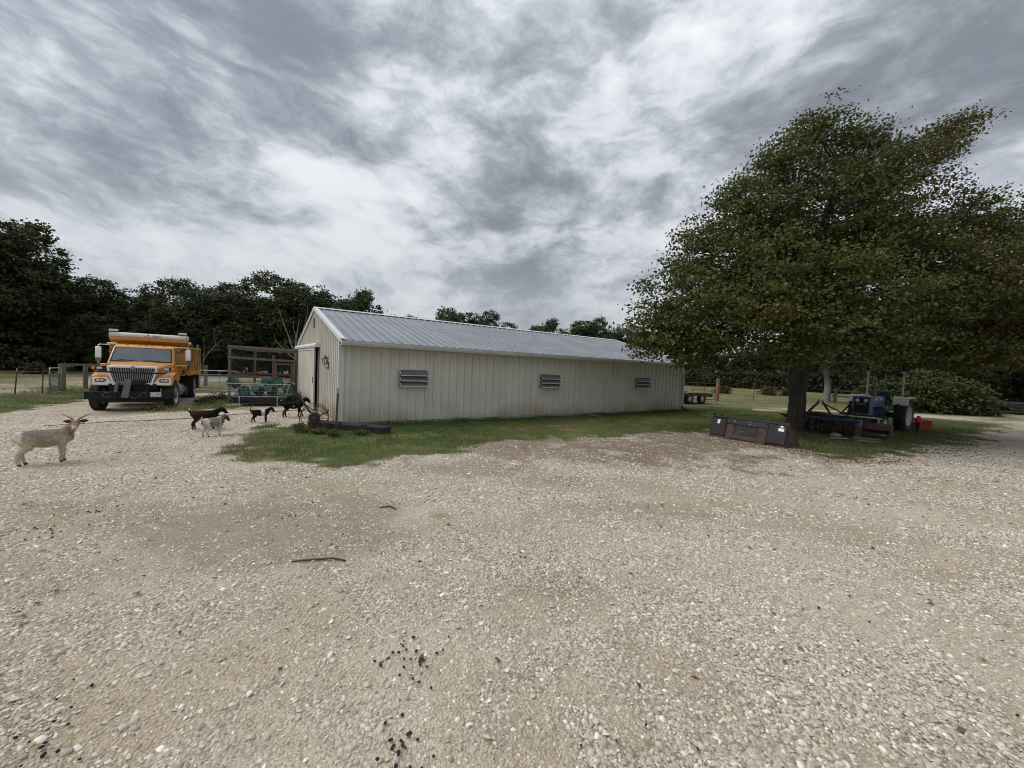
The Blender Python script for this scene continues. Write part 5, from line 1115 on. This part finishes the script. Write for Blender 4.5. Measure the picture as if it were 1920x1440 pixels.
for s_ in (-1, 1): MB().box((.45, s_*.40, .50), (.35, .25, .03)).build('footplate', 'blue_dark', TA)
for s_ in (-1, 1): MB().bar((-.1, s_*.25, .5), (-.85, s_*.38, .42), .05, .06).build('lift_arm', 'blue_dark', TA)

# red tool box and jack stand
RB = thing('toolbox', 'bright red steel box standing in the grass beyond the tractor wheel', 'box', (17.15, 16.55, g0(17.1, 16.5)), R(-38))
MB().box((0, 0, .20), (.42, .32, .40)).build('box_shell', 'red_paint', RB, bev=.012); MB().box((0, 0, .415), (.45, .35, .03)).build('lid', 'red_paint', RB, bev=.01)
for x in (-.19, .19): MB().box((x, -.165, .20), (.05, .02, .38)).build('corner_strap', 'red_paint', RB)
MB().box((0, -.175, .35), (.10, .02, .05)).build('hasp', 'steel_grey', RB)
JS = thing('jack_stand', 'short red-topped steel jack standing between the tractor wheel and the red box', 'jack', (16.30, 15.95, g0(16.3, 15.9)), 0)
MB().box((0, 0, .2), (.07, .07, .40)).build('leg', 'truck_black', JS); MB().lathe([(.38, .10), (.40, .13), (.52, .13), (.56, .06), (.62, .05)], 12, 2).build('head', 'red_paint', JS); MB().box((0, 0, .02), (.22, .22, .03)).build('foot_plate', 'truck_black', JS)
PB = thing('pale_block', 'pale grey concrete block behind the red jack', 'block', (17.0, 17.0, g0(17, 17)), R(-30)); MB().box((0, 0, .16), (.5, .25, .32)).build('block', 'chalk', PB, bev=.01)
# boards and a stone by the trunk
for i, (x, y, l_, a, lab) in enumerate([(10.55, 12.75, .8, .3, 'pale crooked board lying in the leaf litter by the bucket end'), (11.15, 12.35, .7, -.15, 'weathered flat lath lying in the grass before the harrow'), (11.55, 12.9, .75, -.3, 'thin pale lath tucked under the harrow discs')]):
    tag(link('board', MB().box((0, 0, .02), (l_, .07, .025)).mesh('board'), None, 'chalk', (x, y, g0(x, y)+.012), (0, R(2), a)), lab, 'board')
bm = bmesh.new(); bmesh.ops.create_icosphere(bm, subdivisions=3, radius=.13)
for v in bm.verts: v.co *= 1+.35*(math.sin(v.co.x*19+2)*math.sin(v.co.y*23)*math.sin(v.co.z*17+1)); v.co.z *= .72
me = bpy.data.meshes.new('rock'); bm.to_mesh(me); bm.free(); mat('rock', (.17, .15, .11), (.25, .225, .175), 9, .9, bump=.4)
tag(link('rock', me, None, 'rock', (10.75, 13.15, g0(10.75, 13.1)+.06)), 'rounded brown fieldstone resting between the trunk and the harrow', 'rock')

# ------------------------------------------------------------------ trailer, gate and posts beyond the shed
TL = thing('flatbed_trailer', 'rusty flat utility trailer parked past the far end of the shed', 'trailer', (11.3, 26.3, g0(11.3, 26)), R(28))
MB().box((.2, 0, .62), (3.0, 1.6, .10)).build('deck', 'rust_dark', TL); MB().box((.2, -.8, .60), (3.05, .06, .18)).build('side_rail', 'rust', TL); MB().box((1.75, 0, .56), (.10, 1.7, .20)).build('rear_beam', 'rust_dark', TL)
MB().tube([(-1.3, -.3, .56), (-2.4, 0, .5)], .05, 6).build('drawbar', 'rust_dark', TL); MB().tube([(-1.3, .3, .56), (-2.4, 0, .5)], .05, 6).build('drawbar', 'rust_dark', TL)
for y in (-.72, .72):
    for x in (-.35, .85):
        w_ = link('wheel', MB().lathe([(-.10, .19), (-.11, .25), (-.09, .33), (.09, .33), (.11, .25), (.10, .19)], 22, 1, caps=False).mesh('wheel', True), TL, 'rubber', (x, y, .33)); MB().lathe([(-.10, .03), (-.08, .19), (.08, .19)], 18, 1).build('rim', 'galv', w_)
    MB().prism([(-.75, .55), (-.65, .72), (1.15, .72), (1.25, .55)], 1, y-.14, y+.14).build('mudguard', 'rust_dark', TL)
tubegate(12.4, 29.3, R(12), 2.9, 1.2, 'rusty brown tube gate hung at the orange post', 'rust_dark')
wpost(15.6, 30.3, 1.75, .13, 'stout orange-brown timber post at the end of the rusty gate', 'wood_orange'); tpost(19.32, 31.95, 1.45, 'lone steel stake with white top in the open pasture', 3)
BX = thing('bee_box', 'small white box on legs behind the rusty gate', 'box', (12.3, 31.5, 0), .3); MB().box((0, 0, 1.35), (.6, .5, .28)).build('box_shell', 'white_paint', BX); MB().box((0, 0, 1.51), (.7, .6, .05)).build('lid', 'white_paint', BX)
for x in (-.25, .25): MB().box((x, 0, .6), (.06, .4, 1.2)).build('leg', 'wood_old', BX)
rf = thing('pasture_fence', 'grey timber rail fence crossing the pasture behind the tractor', 'fence', (27.5, 34.0, 0)); 
for k in range(4): MB().box((k*1.9, -k*1.0, .65), (.18, .18, 1.3)).build('post', 'wood_old', rf)
for z in (1.1, .6): MB().bar((-.2, .1, z), (5.9, -3.1, z-.05), .06, .12).build('rail', 'wood_old', rf)

# ------------------------------------------------------------------ trees
def unit(v): return v/np.maximum(np.linalg.norm(v, axis=-1, keepdims=True), 1e-9)
def leaves(name, C, S, Nn, colr, parent, m, drop=0):
    n = len(C); a = unit(np.cross(Nn, RNG.normal(size=(n, 3)))); b_ = np.cross(Nn, a); S = S[:, None]
    fold = RNG.uniform(.05, .3, (n, 1))*S
    P = np.stack([C+a*S, C+b_*S*.62+Nn*fold, C-a*S*.85, C-b_*S*.62+Nn*fold], 1)
    Fa = np.arange(n*4).reshape(n, 4); col = np.repeat(colr[:, None, :], 4, 1)
    return link(name, npmesh(name, P.reshape(-1, 3), Fa, col.reshape(-1, 3)), parent, m)
def limb_tree(root_pts, root_r, targets, rexp=2.3):
    """grow limbs from the trunk to each target: list of (points, radii)"""
    nodes = [(Vector(p), r_) for p, r_ in zip(root_pts, root_r)]; top = Vector(root_pts[-1]); out = []
    for tg, r0 in sorted(targets, key=lambda q: (Vector(q[0])-top).length):
        tg = Vector(tg)
        best = min(nodes[1:], key=lambda q: (q[0]-tg).length*1.0+max(0, q[0].z-tg.z+.3)*1.2+(0 if q[1] > r0*.7 else 2)+.25*(q[0]-top).length)
        p0, rb = best; d = tg-p0; k = max(4, int(d.length/.45)); rr0 = min(rb*.78, .035+.030*d.length+r0*.2); pts = []; rad = []
        side = Vector((random.uniform(-1, 1), random.uniform(-1, 1), 0))*d.length*.07
        for i in range(k+1):
            f_ = i/k; q = p0+d*f_+Vector((0, 0, d.length*.10*math.sin(math.pi*f_)))+side*math.sin(math.pi*f_)+Vector((random.gauss(0, .03), random.gauss(0, .03), random.gauss(0, .03)))*(1 if 0 < i < k else 0)
            pts.append(q); rad.append(rr0*(1-f_)**.8+.018)
        out.append((pts, rad)); nodes += list(zip(pts[1:], rad[1:]))
    return out
# --- the big maple
MP = thing('maple_tree', 'big wind-bent maple with dense green crown and thick trunk beside the tractor', 'tree', (10.35, 14.55, g0(10.35, 14.5)))
base = Vector(MP.location)
BL = [(4.75, 13.0, 3.25, 1.0), (5.55, 13.0, 4.31, 1.35), (6.27, 14.0, 2.9, 1.05), (6.8, 14.0, 6.0, 1.45), (6.59, 12.0, 3.55, 1.5), (7.81, 14.0, 7.49, 1.35), (8.24, 13.0, 5.1, 1.9), (9.3, 14.5, 9.3, 1.2), (7.88, 11.5, 3.15, 1.15), (10.9, 15.0, 10.6, 1.2), (10.74, 14.0, 7.61, 2.0), (10.03, 12.0, 4.33, 1.8), (9.7, 11.5, 3.2, 1.25), (12.47, 15.0, 10.55, 1.1), (13.29, 14.5, 9.1, 1.45), (13.45, 14.0, 5.91, 2.0), (12.49, 12.5, 3.8, 1.55), (14.82, 15.0, 10.5, .85), (15.64, 15.0, 11.1, .65), (16.2, 15.0, 11.6, .45), (15.67, 14.5, 7.85, 1.3), (16.17, 14.0, 6.4, 1.7), (17.5, 15.0, 7.9, .75), (15.79, 13.5, 4.3, 1.7), (18.84, 15.0, 7.2, 1.2), (17.78, 14.0, 5.0, 1.7), (18.29, 14.0, 3.65, 1.5), (11.83, 17.0, 7.04, 2.2), (15.0, 17.0, 7.6, 1.8), (9.43, 16.5, 5.07, 1.7), (18.68, 17.0, 5.55, 1.9), (13.77, 17.5, 4.51, 1.8), (10.3, 14.6, 5.6, 1.6), (7.2, 15.6, 4.2, 1.4), (14.2, 12.2, 5.0, 1.4), (11.6, 13.2, 6.2, 1.5), (8.9, 14.6, 7.3, 1.2), (12.0, 14.5, 8.9, 1.3), (5.9, 12.6, 2.75, .8), (16.6, 12.8, 3.0, 1.2), (14.3, 12.6, 2.9, 1.1), (5.7, 13.8, 5.35, .75), (6.5, 14.0, 6.7, .7), (7.6, 14.2, 8.1, .7), (8.8, 14.4, 9.2, .65), (10.1, 14.6, 10.5, .6), (19.6, 14.6, 2.9, 1.3), (17.3, 15.2, 2.8, 1.2), (4.6, 13.4, 2.75, .7)]
BL = [(x-base.x, y-base.y, z-base.z, r_) for x, y, z, r_ in BL]
tp = [Vector(q) for q in ((0, 0, -.15), (.02, 0, .12), (.03, 0, .5), (.05, .0, 1.1), (.0, .02, 1.6), (.06, .0, 2.2), (.12, 0, 3.0), (.2, .05, 3.9), (.35, .1, 5.0), (.55, .15, 6.4), (.8, .2, 8.0), (1.0, .2, 9.6))]
tr0 = [.38, .31, .275, .26, .275, .32, .31, .27, .22, .17, .11, .04]
def trunk_tube(pts, rad, n=18, rough_=.07):
    mb = MB().tube(pts, rad, n); out = []
    for i, v in enumerate(mb.v):
        k = i % n; lv = i//n; c = pts[lv] if lv < len(pts) else pts[-1]; d = Vector(v)-c
        out.append(tuple(c+d*(1+rough_*math.sin(k*2*math.pi/n*3+lv*.7)+rough_*.7*math.sin(k*2*math.pi/n*7+lv*1.9)+(.10*max(0, 1-lv/2)*math.sin(k*2*math.pi/n*5)))))
    mb.v = out; return mb
trunk_tube(tp, tr0).build('trunk', 'bark', MP, smooth=True)
limbs = limb_tree(tp[5:], tr0[5:], [((x, y, z), .5*r_) for x, y, z, r_ in BL])
lm = MB()
for pts, rad in limbs: lm.tube(pts, rad, 7)
lm.build('limbs', 'bark', MP, smooth=True)
# leaf sprays: flat drooping clusters, on and inside the lobes
tot = sum(r_**2 for *_, r_ in BL); CC = []; twg = MB()
for x, y, z, r_ in BL:
    k = int(5000*r_**2/tot); d = unit(RNG.normal(size=(k, 3))); rr = r_*(RNG.uniform(.12, 1, k)**.42)*(1+.22*RNG.normal(size=k)*.6)
    P = np.array((x, y, z))+d*rr[:, None]*np.array((1.12, 1.05, .86)); CC.append(P)
    for q in P[:max(10, k//5)]:
        c = Vector((x, y, z)); e = Vector(q); mid_ = c.lerp(e, .55)+Vector((0, 0, .10)); twg.tube([c, mid_, e], [.022, .013, .005], 4, False)
CC = np.concatenate(CC); CC = CC[CC[:, 2] > 1.75+.45*ss(-4, -1.5, CC[:, 0])+.5*fbm(CC[:, 0], CC[:, 1], .7, 2, 7)]
tag(twg.build('twigs', 'bark', MP), kind='stuff')
k = 40; n = len(CC)
off = RNG.normal(size=(n, k, 3))*np.array((.23, .23, .07)); wind = np.array((.05, 0, -.02))
P = (CC[:, None, :]+off+wind*np.abs(off[..., :1])).reshape(-1, 3)
Nn = unit(RNG.normal(size=(n*k, 3))*.75+np.array((-.25, -.15, .75)))
wx = P[:, 0]+base.x
g1 = np.stack([RNG.uniform(.047, .084, n*k), RNG.uniform(.058, .092, n*k), RNG.uniform(.012, .021, n*k)], -1)
red = np.repeat(RNG.uniform(0, 1, n), k)*.6+RNG.uniform(0, 1, n*k)*.4; redm = np.clip(ss(.50, .85, red)*ss(9.5, 16, wx)*.8+ss(.84, .97, red)*.5, 0, 1)[:, None]
yel = (ss(.55, .9, np.repeat(RNG.uniform(0, 1, n), k))*ss(11, 6, wx)*.7)[:, None]
col = g1*(1-redm)+np.array((.115, .065, .032))*redm; col = col*(1-yel)+np.array((.125, .118, .026))*yel
col *= RNG.uniform(.8, 1.2, (n*k, 1))
leaves('crown', P, RNG.uniform(.044, .074, n*k), Nn, col, MP, 'leaf')

# the big bush beyond the tractor, and small ones in the pasture
def bush(nm, x, y, w, h, ncl, ls, pal, label, group=None, per=26):
    o = thing(nm, label, 'bush', (x, y, float(slope(x, y))), 0, group); d = unit(RNG.normal(size=(ncl, 3))); d[:, 2] = np.abs(d[:, 2]); rr = RNG.uniform(.3, 1.05, ncl)**.5
    bumpy = 1+.22*np.sin(d[:, 0]*6+x)*np.cos(d[:, 1]*5+y)
    CC = d*rr[:, None]*bumpy[:, None]*np.array((w/2, w/2*.8, h)); off = RNG.normal(size=(ncl, per, 3))*np.array((.2, .2, .13))*(ls/.09)*.8; P = (CC[:, None]+off).reshape(-1, 3); P[:, 2] = np.abs(P[:, 2])+.02
    Nn = unit(RNG.normal(size=P.shape)*.7+np.array((0, 0, .8))); mk = np.repeat(RNG.uniform(0, 1, ncl), per)[:, None]
    leaves('foliage', P, RNG.uniform(.6, 1.2, len(P))*ls, Nn, (np.array(pal[0])*(1-mk)+np.array(pal[1])*mk)*RNG.uniform(.7, 1.25, (len(P), 1)), o, 'leaf_far'); st = MB()
    for i in range(9): a = i*.7; st.tube([(0, 0, 0), (.2*w*math.cos(a), .2*w*math.sin(a), h*.4), (.36*w*math.cos(a), .36*w*math.sin(a), h*.7)], [.03, .02, .008], 5)
    st.build('stems', 'bark', o); return o
# --- woodland trees: a few trees built in full, then copied
def wood_tree(seed, h, w, trunk_h, ncl, lsize, pal, per=30, trunk_m='bark', flat=.8):
    rs_ = np.random.default_rng(seed); random.seed(seed)
    root = thing('tree', 'tree', 'tree'); r0 = .028*h/1.2
    pts = [Vector((math.sin(i*.9+seed)*.06*i*.3, math.cos(i*1.1+seed)*.05*i*.3, -.3+h*.86*i/8)) for i in range(9)]
    MB().tube(pts, [r0*1.25, r0, r0*.9, r0*.8, r0*.7, r0*.55, r0*.4, r0*.25, r0*.1], 9).build('trunk', trunk_m, root, smooth=True)
    lobes = []
    for i in range(15):
        f_ = i/14; z = trunk_h+(h-trunk_h)*(.08+.88*f_); wr2 = w*(.55+.75*math.sin(math.pi*min(1, f_*.80+.16)))*.5*rs_.uniform(.6, 1.1); a = i*2.4+rs_.uniform(-.5, .5)
        lobes.append((wr2*math.cos(a)*.8, wr2*math.sin(a)*.8, z, w*rs_.uniform(.17, .27)))
    lobes.append((0, 0, h-w*.16, w*.17)); lobes.append((0, 0, h*.62, w*.30))
    lim_ = limb_tree(pts[2:], [r0*.8, r0*.7, r0*.6, r0*.5, r0*.4, r0*.3, r0*.2], [((x, y, z), .3) for x, y, z, r_ in lobes]); lmb = MB()
    for q, rr in lim_: lmb.tube(q[::2]+[q[-1]], [a*1.0 for a in rr[::2]]+[.02], 5)
    lmb.build('limbs', trunk_m, root)
    tot = sum(r_**2 for *_, r_ in lobes); CC = []
    for x, y, z, r_ in lobes:
        k = int(ncl*r_**2/tot); d = unit(rs_.normal(size=(k, 3))); CC.append(np.array((x, y, z))+d*(r_*rs_.uniform(.25, 1.08, k)**.5)[:, None]*np.array((1.1, 1.1, flat)))
    CC = np.concatenate(CC); n = len(CC); off = rs_.normal(size=(n, per, 3))*np.array((.34, .34, .20))*(lsize/.16)*.85
    P = (CC[:, None, :]+off).reshape(-1, 3); out = unit(P-np.array((0, 0, h*.5))); Nn = unit(rs_.normal(size=P.shape)*.7+out*.45+np.array((0, 0, .5)))
    sh = np.repeat(rs_.uniform(.72, 1.25, n), per)[:, None]*rs_.uniform(.8, 1.2, (n*per, 1)); mixk = np.repeat(rs_.uniform(0, 1, n), per)[:, None]
    leaves('crown', P, rs_.uniform(.6, 1.2, n*per)*lsize, Nn, (np.array(pal[0])*(1-mixk)+np.array(pal[1])*mixk)*sh, root, 'leaf_far'); return root
PALS = [((.030, .043, .015), (.056, .070, .024)), ((.038, .050, .016), (.064, .074, .025)), ((.027, .043, .018), (.045, .064, .027)), ((.042, .052, .018), (.070, .072, .028))]
protos = [wood_tree(101, 11.5, 8.5, 1.2, 620, .17, PALS[0]), wood_tree(102, 12.5, 7.5, 1.6, 620, .17, PALS[1]), wood_tree(103, 10.5, 9.0, 1.0, 640, .17, PALS[2]), wood_tree(104, 11.0, 7.0, 2.2, 520, .18, PALS[1]), wood_tree(105, 12.0, 8.0, .8, 640, .17, PALS[0]), wood_tree(106, 10.0, 6.5, 2.6, 300, .20, PALS[3])]
used = set()
def plant(pi, x, y, sc, label, group, rz=None, sz=None):
    p_ = protos[pi]; o = p_ if pi not in used else copy_tree(p_); used.add(pi)
    o.location = (x, y, float(slope(x, y))-.1); o.rotation_euler = (0, 0, random.uniform(0, 6.28) if rz is None else rz); o.scale = (sc, sc, sc*(sz or 1)); tag(o, label, 'tree', group); o.name = 'woodland_tree'; return o
random.seed(5)
def az(px, depth):                       # bearing list is in degrees left/right of straight ahead
    return depth*math.tan(R(px)), depth
G1 = 'trees of the wood left of the shed'
front = [(-55.5, 33, 1.28, 4, 'tallest dark tree of the wood, standing beyond the leaning fence post'), (-53.3, 35.5, 1.22, 0, 'tall broad dark tree beyond the wire fence posts'), (-51.4, 38, 1.28, 1, 'tall dark tree directly behind the green wire gate'), (-49.6, 39, .98, 2, 'rounded dark tree behind the thick timber gate post'),
         (-47.2, 41, .92, 0, 'dark tree behind the two timber rails'), (-45.0, 42, .86, 4, 'dark tree behind the truck mirror on the fence side'), (-42.8, 43, .84, 2, 'dark tree right behind the truck cab roof'), (-40.6, 44, .92, 1, 'dark tree behind the middle of the tarp roller'), (-38.2, 44, 1.04, 0, 'full dark tree rising above the rear of the dump body'), (-35.6, 45, .98, 4, 'dark tree between the truck and the pen, behind the bare sapling'), (-33.2, 45, .94, 2, 'dark tree behind the corner post of the pen'),
         (-30.9, 46, 1.08, 1, 'tall dark tree behind the middle of the pen'), (-28.4, 46, 1.10, 0, 'tall dark tree behind the pale dead tree'), (-26.0, 47, .98, 4, 'dark tree behind the shed gable peak'), (-23.6, 47, 1.02, 2, 'dark tree behind the shed ridge next to the gable'), (-21.6, 48, .96, 1, 'last dark tree of the wood where its edge drops to the shed ridge')]
for i, (a, d, s_, pi, lb_) in enumerate(front): plant(pi, *az(a, d), s_*.83*random.uniform(.97, 1.03), lb_, G1)
for i in range(17):
    a = -57+i*2.15; d = 39+i*.75+random.uniform(-1, 1)+4; plant(i*3 % 5, *az(a, d), (.98 if a < -51 else .68)*random.uniform(.9, 1.1), 'tree deep in the wood, half hidden by the front trees', 'trees deep in the wood')
for i in range(15):
    a = -57+i*2.45; d = 36.5+i*.75; plant((i*2+1) % 5, *az(a+random.uniform(-.5, .5), d), random.uniform(.42, .56), 'low dark sapling at the front edge of the wood', 'saplings along the wood edge')
W2 = 'distant tree rising above the shed roof'; G2 = 'far trees seen over the shed roof'
far_trees = [(-15.6, 66, .92, 0, 'distant tree top over the shed ridge, set apart next to the end of the wood'), (-13.6, 66, .86, 2, 'lower distant tree top over the ridge, second after the wood ends'), (-8.2, 64, 1.12, 5, 'tallest open-crowned tree standing over the middle of the shed ridge'), (-6.4, 65, .92, 5, 'open-crowned tree leaning against the tallest one over the ridge'), (-4.3, 66, .90, 1, 'rounded tree over the ridge just past the tall open-crowned pair'),
             (-2.6, 69, .82, 2, 'low distant tree over the ridge, above the middle louvred window'), (-.4, 72, .86, 4, 'low pale tree over the ridge, just past the middle louvred window'), (2.6, 72, .86, 0, 'round distant tree over the ridge, standing free between two gaps'), (4.6, 74, .95, 1, 'distant tree over the ridge with its crown touching the round free-standing one'), (6.8, 74, .80, 3, 'thin distant tree over the falling end of the ridge'), (8.9, 72, .92, 4, 'dense distant tree over the far end of the ridge')]
for a, d, s_, pi, lb_ in far_trees: plant(pi, *az(a, d), s_*.90*random.uniform(.97, 1.03), lb_, G2)
for a, d, s_, pi in ((11, 72, .97, 1), (13, 70, .95, 2), (15.2, 70, .92, 0), (17.4, 70, .92, 3)): plant(pi, *az(a, d), s_*.90*random.uniform(.97, 1.03), 'distant tree between the shed end and the maple crown', 'far trees between shed and maple')
W3 = 'dark tree in the hedgerow across the pasture'; G3 = 'hedgerow trees across the pasture'
for i in range(13): a = 18.5+i*1.9; plant((i*2) % 5, *az(a, 86-i*1.5), random.uniform(.42, .8), W3, G3)
G4 = 'trees behind the maple along the drive'
for a, d, s_, pi, lb_ in ((43.5, 36, .62, 3, 'slender dark tree behind the tractor seat and roll-bar posts'), (47.5, 37, .78, 0, 'dark tree rising behind the broad green shrub'), (51, 35, .85, 4, 'dark tree behind the second shrub at the drive edge'), (54, 31, .85, 2, 'dark tree over the covered trailer along the drive'), (49.5, 46, 1.0, 1, 'tall dark tree farther back behind the two shrubs'), (45.5, 50, .9, 2, 'dark tree far back between the pasture fence and the broad shrub'), (53.5, 40, 1.1, 0, 'tallest dark tree by the drive, behind the covered trailer'), (56.5, 30, .95, 1, 'dark tree beyond the covered trailer at the bend of the drive')): plant(pi, *az(a, d), s_, lb_, G4)
for i in range(16): a = 17+i*1.75; x_, y_ = az(a, 80-i*1.4); bush('hedge_shrub', x_, y_, random.uniform(5, 8), random.uniform(2.2, 3.6), 260, .24, ((.026, .034, .012), (.045, .052, .018)), 'dense dark hedge shrub at the far edge of the pasture', 'hedge along the far pasture edge', 22)
# small field tree with pale trunk behind the maple
ft = wood_tree(120, 6.5, 5.0, 2.6, 300, .13, PALS[3], 26, 'bark_pale'); ft.location = (26.9, 34.2, 0); tag(ft, 'small field tree with pale grey trunk behind the maple', 'tree'); ft.name = 'field_tree'
for ch in ft.children:
    if ch.name.startswith('trunk'): ch.scale = (1.9, 1.9, 1)
# dead trees
def bare(x, y, z, label, paths, m='bark_pale'):
    o = thing('dead_tree', label, 'tree', (x, y, z)); o.scale = (.85, .85, .85)
    for i, (P, r_) in enumerate(paths): MB().tube([Vector(q) for q in P], [r_*.75*(1-.8*j/(len(P)-1)) for j in range(len(P))], 6).build('trunk' if i == 0 else 'branch', m, o)
    return o
bare(-13.9, 25.6, -.2, 'pale dead tree with bare forked branches behind the pen', [([(0, 0, 0), (.05, 0, 1.6), (-.05, 0, 3.0), (.05, 0, 4.2), (.25, 0, 5.4)], .11), ([(-.05, 0, 2.6), (-.6, .1, 4.0), (-1.1, .1, 5.2), (-1.5, .2, 6.2)], .06), ([(0, 0, 3.4), (.5, 0, 4.4), (.75, .1, 5.6), (.75, .1, 6.4)], .05), ([(-.02, 0, 2.3), (-.7, -.1, 2.9), (-1.5, -.1, 3.7), (-1.6, 0, 4.2)], .05), ([(-.7, -.1, 2.9), (-1.3, .2, 2.7), (-1.9, .2, 3.1)], .03), ([(.05, 0, 3.8), (-.3, .2, 4.6), (-.3, .1, 5.6)], .03), ([(0, 0, 2.9), (.4, -.2, 3.5), (.5, -.3, 4.4)], .03)])
bare(-20.2, 25.8, -.34, 'slender bare sapling behind the back of the truck', [([(0, 0, 0), (.1, 0, 1.4), (.5, 0, 2.5), (1.2, 0, 3.3), (1.9, 0, 3.9)], .05), ([(.3, 0, 2.0), (.35, 0, 3.0), (.3, 0, 4.0)], .03), ([(.8, 0, 2.9), (1.3, .1, 3.0), (1.9, .1, 2.9)], .025), ([(1.2, 0, 3.3), (1.1, 0, 4.0), (1.2, 0, 4.6)], .02)])
bush('shrub', 29.2, 28.6, 7.2, 2.5, 900, .12, ((.034, .048, .013), (.058, .072, .019)), 'broad light green shrub beyond the tractor by the drive')
bush('shrub', 33.5, 31.0, 4.6, 2.5, 500, .12, ((.04, .055, .015), (.065, .080, .020)), 'green shrub at the drive edge next to the broad shrub')
for x, y, s_ in ((23.3, 44, .9), (28.2, 44, 1.1), (30.6, 44.5, .8), (-38.5, 32.3, .9), (20.2, 52, .8)): bush('weed_tuft', x, y, s_*1.6, s_, 50, .10, ((.05, .05, .02), (.085, .065, .035)), 'low brown weed clump standing in the pasture', 'weed clumps in the pasture', 20)
GW = 'weed clump growing at the yard edge by pen and truck'
for x, y, w, h in ((-8.9, 16.3, .8, .36), (-8.5, 15.8, .6, .3), (-9.4, 16.7, .8, .4), (-8.9, 17.0, .7, .4), (-12.75, 14.35, .5, .16), (-12.3, 18.0, 1.0, .35), (-13.4, 17.4, .9, .28), (-14.4, 19.6, 1.2, .35), (-14.0, 21.3, 1.3, .45), (-11.7, 16.9, .6, .2)): bush('weeds', x, y, w, h, 40, .035, ((.04, .06, .016), (.09, .095, .03)), GW, 'weeds by the pen', 22)
for x, y, w, h in ((-5.15, 9.95, .5, .14), (-4.25, 9.6, .4, .12), (-3.7, 9.95, .4, .10), (-5.5, 10.35, .4, .14), (-4.75, 9.85, .4, .13)): bush('weeds', x, y, w, h, 26, .020, ((.045, .07, .018), (.10, .10, .035)), 'straggly weeds growing round the trough and cultivator', 'weeds by the trough', 20)
# far neighbour's house and parked trailer glimpsed under the trees at the right
HS = thing('farm_house', 'low house with red-brown wall glimpsed under the trees far along the drive', 'house', (58, 44, 0), R(35)); MB().box((0, 0, 1.4), (9, 6, 2.8)).build('wall', 'rust', HS); MB().prism([(-3.4, 2.8), (3.4, 2.8), (0, 4.6)], 0, -4.8, 4.8).build('roof', 'steel_grey', HS); MB().box((-1.5, -3.02, 1.6), (1.2, .08, 1.1)).build('window', 'glass_dark', HS); MB().box((1.5, -3.02, 1.1), (1.0, .08, 2.1)).build('door', 'white_paint', HS)
UT = thing('covered_trailer', 'low trailer with blue-grey cover parked under the trees along the drive', 'trailer', (38.2, 30.2, 0), R(30)); MB().box((0, 0, .62), (4.2, 1.9, .36)).build('cover', 'truck_black', UT, bev=.08); MB().box((0, 0, .82), (4.25, 1.95, .04)).build('cover_edge', 'pan_grey', UT)
for y in (-.95, .95): MB().lathe([(-.1, .1), (-.1, .33), (.1, .33), (.1, .1)], 18, 1, (0, y, .33)).build('wheel', 'rubber', UT)

# ------------------------------------------------------------------ droppings and fallen leaves on the gravel
def litter(nm, pts, size, m, label, flat=.8):
    BV, BF = ico(1); n = len(pts); S = size*RNG.uniform(.7, 1.3, n); P = BV[None]*S[:, None, None]*np.stack([RNG.uniform(.8, 1.5, n), RNG.uniform(.7, 1.1, n), np.full(n, flat)], -1)[:, None, :]; P = np.einsum('nij,nkj->nki', rotm(n), P); P += np.stack([pts[:, 0], pts[:, 1], gz(pts[:, 0], pts[:, 1])+S*.6+.008], -1)[:, None, :]
    tag(link(nm, npmesh(nm, P.reshape(-1, 3), (BF[None]+(np.arange(n)*len(BV))[:, None, None]).reshape(-1, 3), None, True), None, m), label, kind='stuff')
cl = [(-.55, 2.37, .13, 26), (-.44, 1.86, .11, 34), (-.40, 2.45, .10, 10), (-4.67, 4.54, .16, 30), (-4.57, 3.88, .2, 22), (.16, 3.86, .05, 6), (-2.05, 1.75, .12, 14), (-2.2, 1.95, .2, 10), (-1.6, 3.9, .3, 8), (.62, 1.65, .1, 7), (.75, 2.0, .3, 6), (2.6, 3.0, .4, 8), (-2.6, 4.5, .25, 14), (3.0, 1.95, .35, 7)]
litter('droppings', np.concatenate([RNG.normal(size=(int(k*.75), 2))*s_*.7+np.array((x, y)) for x, y, s_, k in cl]), .0085, 'dung', 'small black goat droppings scattered in clusters on the gravel')
def dryleaves(nm, pts, s0, label):
    n = len(pts); C = np.stack([pts[:, 0], pts[:, 1], gz(pts[:, 0], pts[:, 1])+.014], -1); Nn = unit(RNG.normal(size=(n, 3))*.35+np.array((0, 0, 1.)))
    k = RNG.uniform(0, 1, (n, 1)); o = leaves(nm, C, RNG.uniform(.5, 1.2, n)*s0, Nn, np.array((.10, .045, .02))*(1-k)+np.array((.24, .13, .06))*k, None, 'leaf'); tag(o, label, kind='stuff')
pp = np.stack([RNG.uniform(-6, 9, 260), RNG.uniform(1.6, 9, 260)], -1); pp = pp[np.abs(pp[:, 0]) < 1.3*pp[:, 1]]
dryleaves('fallen_leaves', pp, .028, 'single dry brown leaves blown over the gravel')
pp = np.stack([RNG.uniform(5.5, 16, 9000), RNG.uniform(9, 16, 9000)], -1); e_ = inpoly(pp[:, 0], pp[:, 1], LAWN_A); pp = pp[RNG.uniform(0, 1, len(pp)) < .75*ss(1.2, .1, np.abs(e_-.1))+.06]
dryleaves('fallen_leaves', pp, .035, 'brown leaf litter along the lawn edge under the maple')
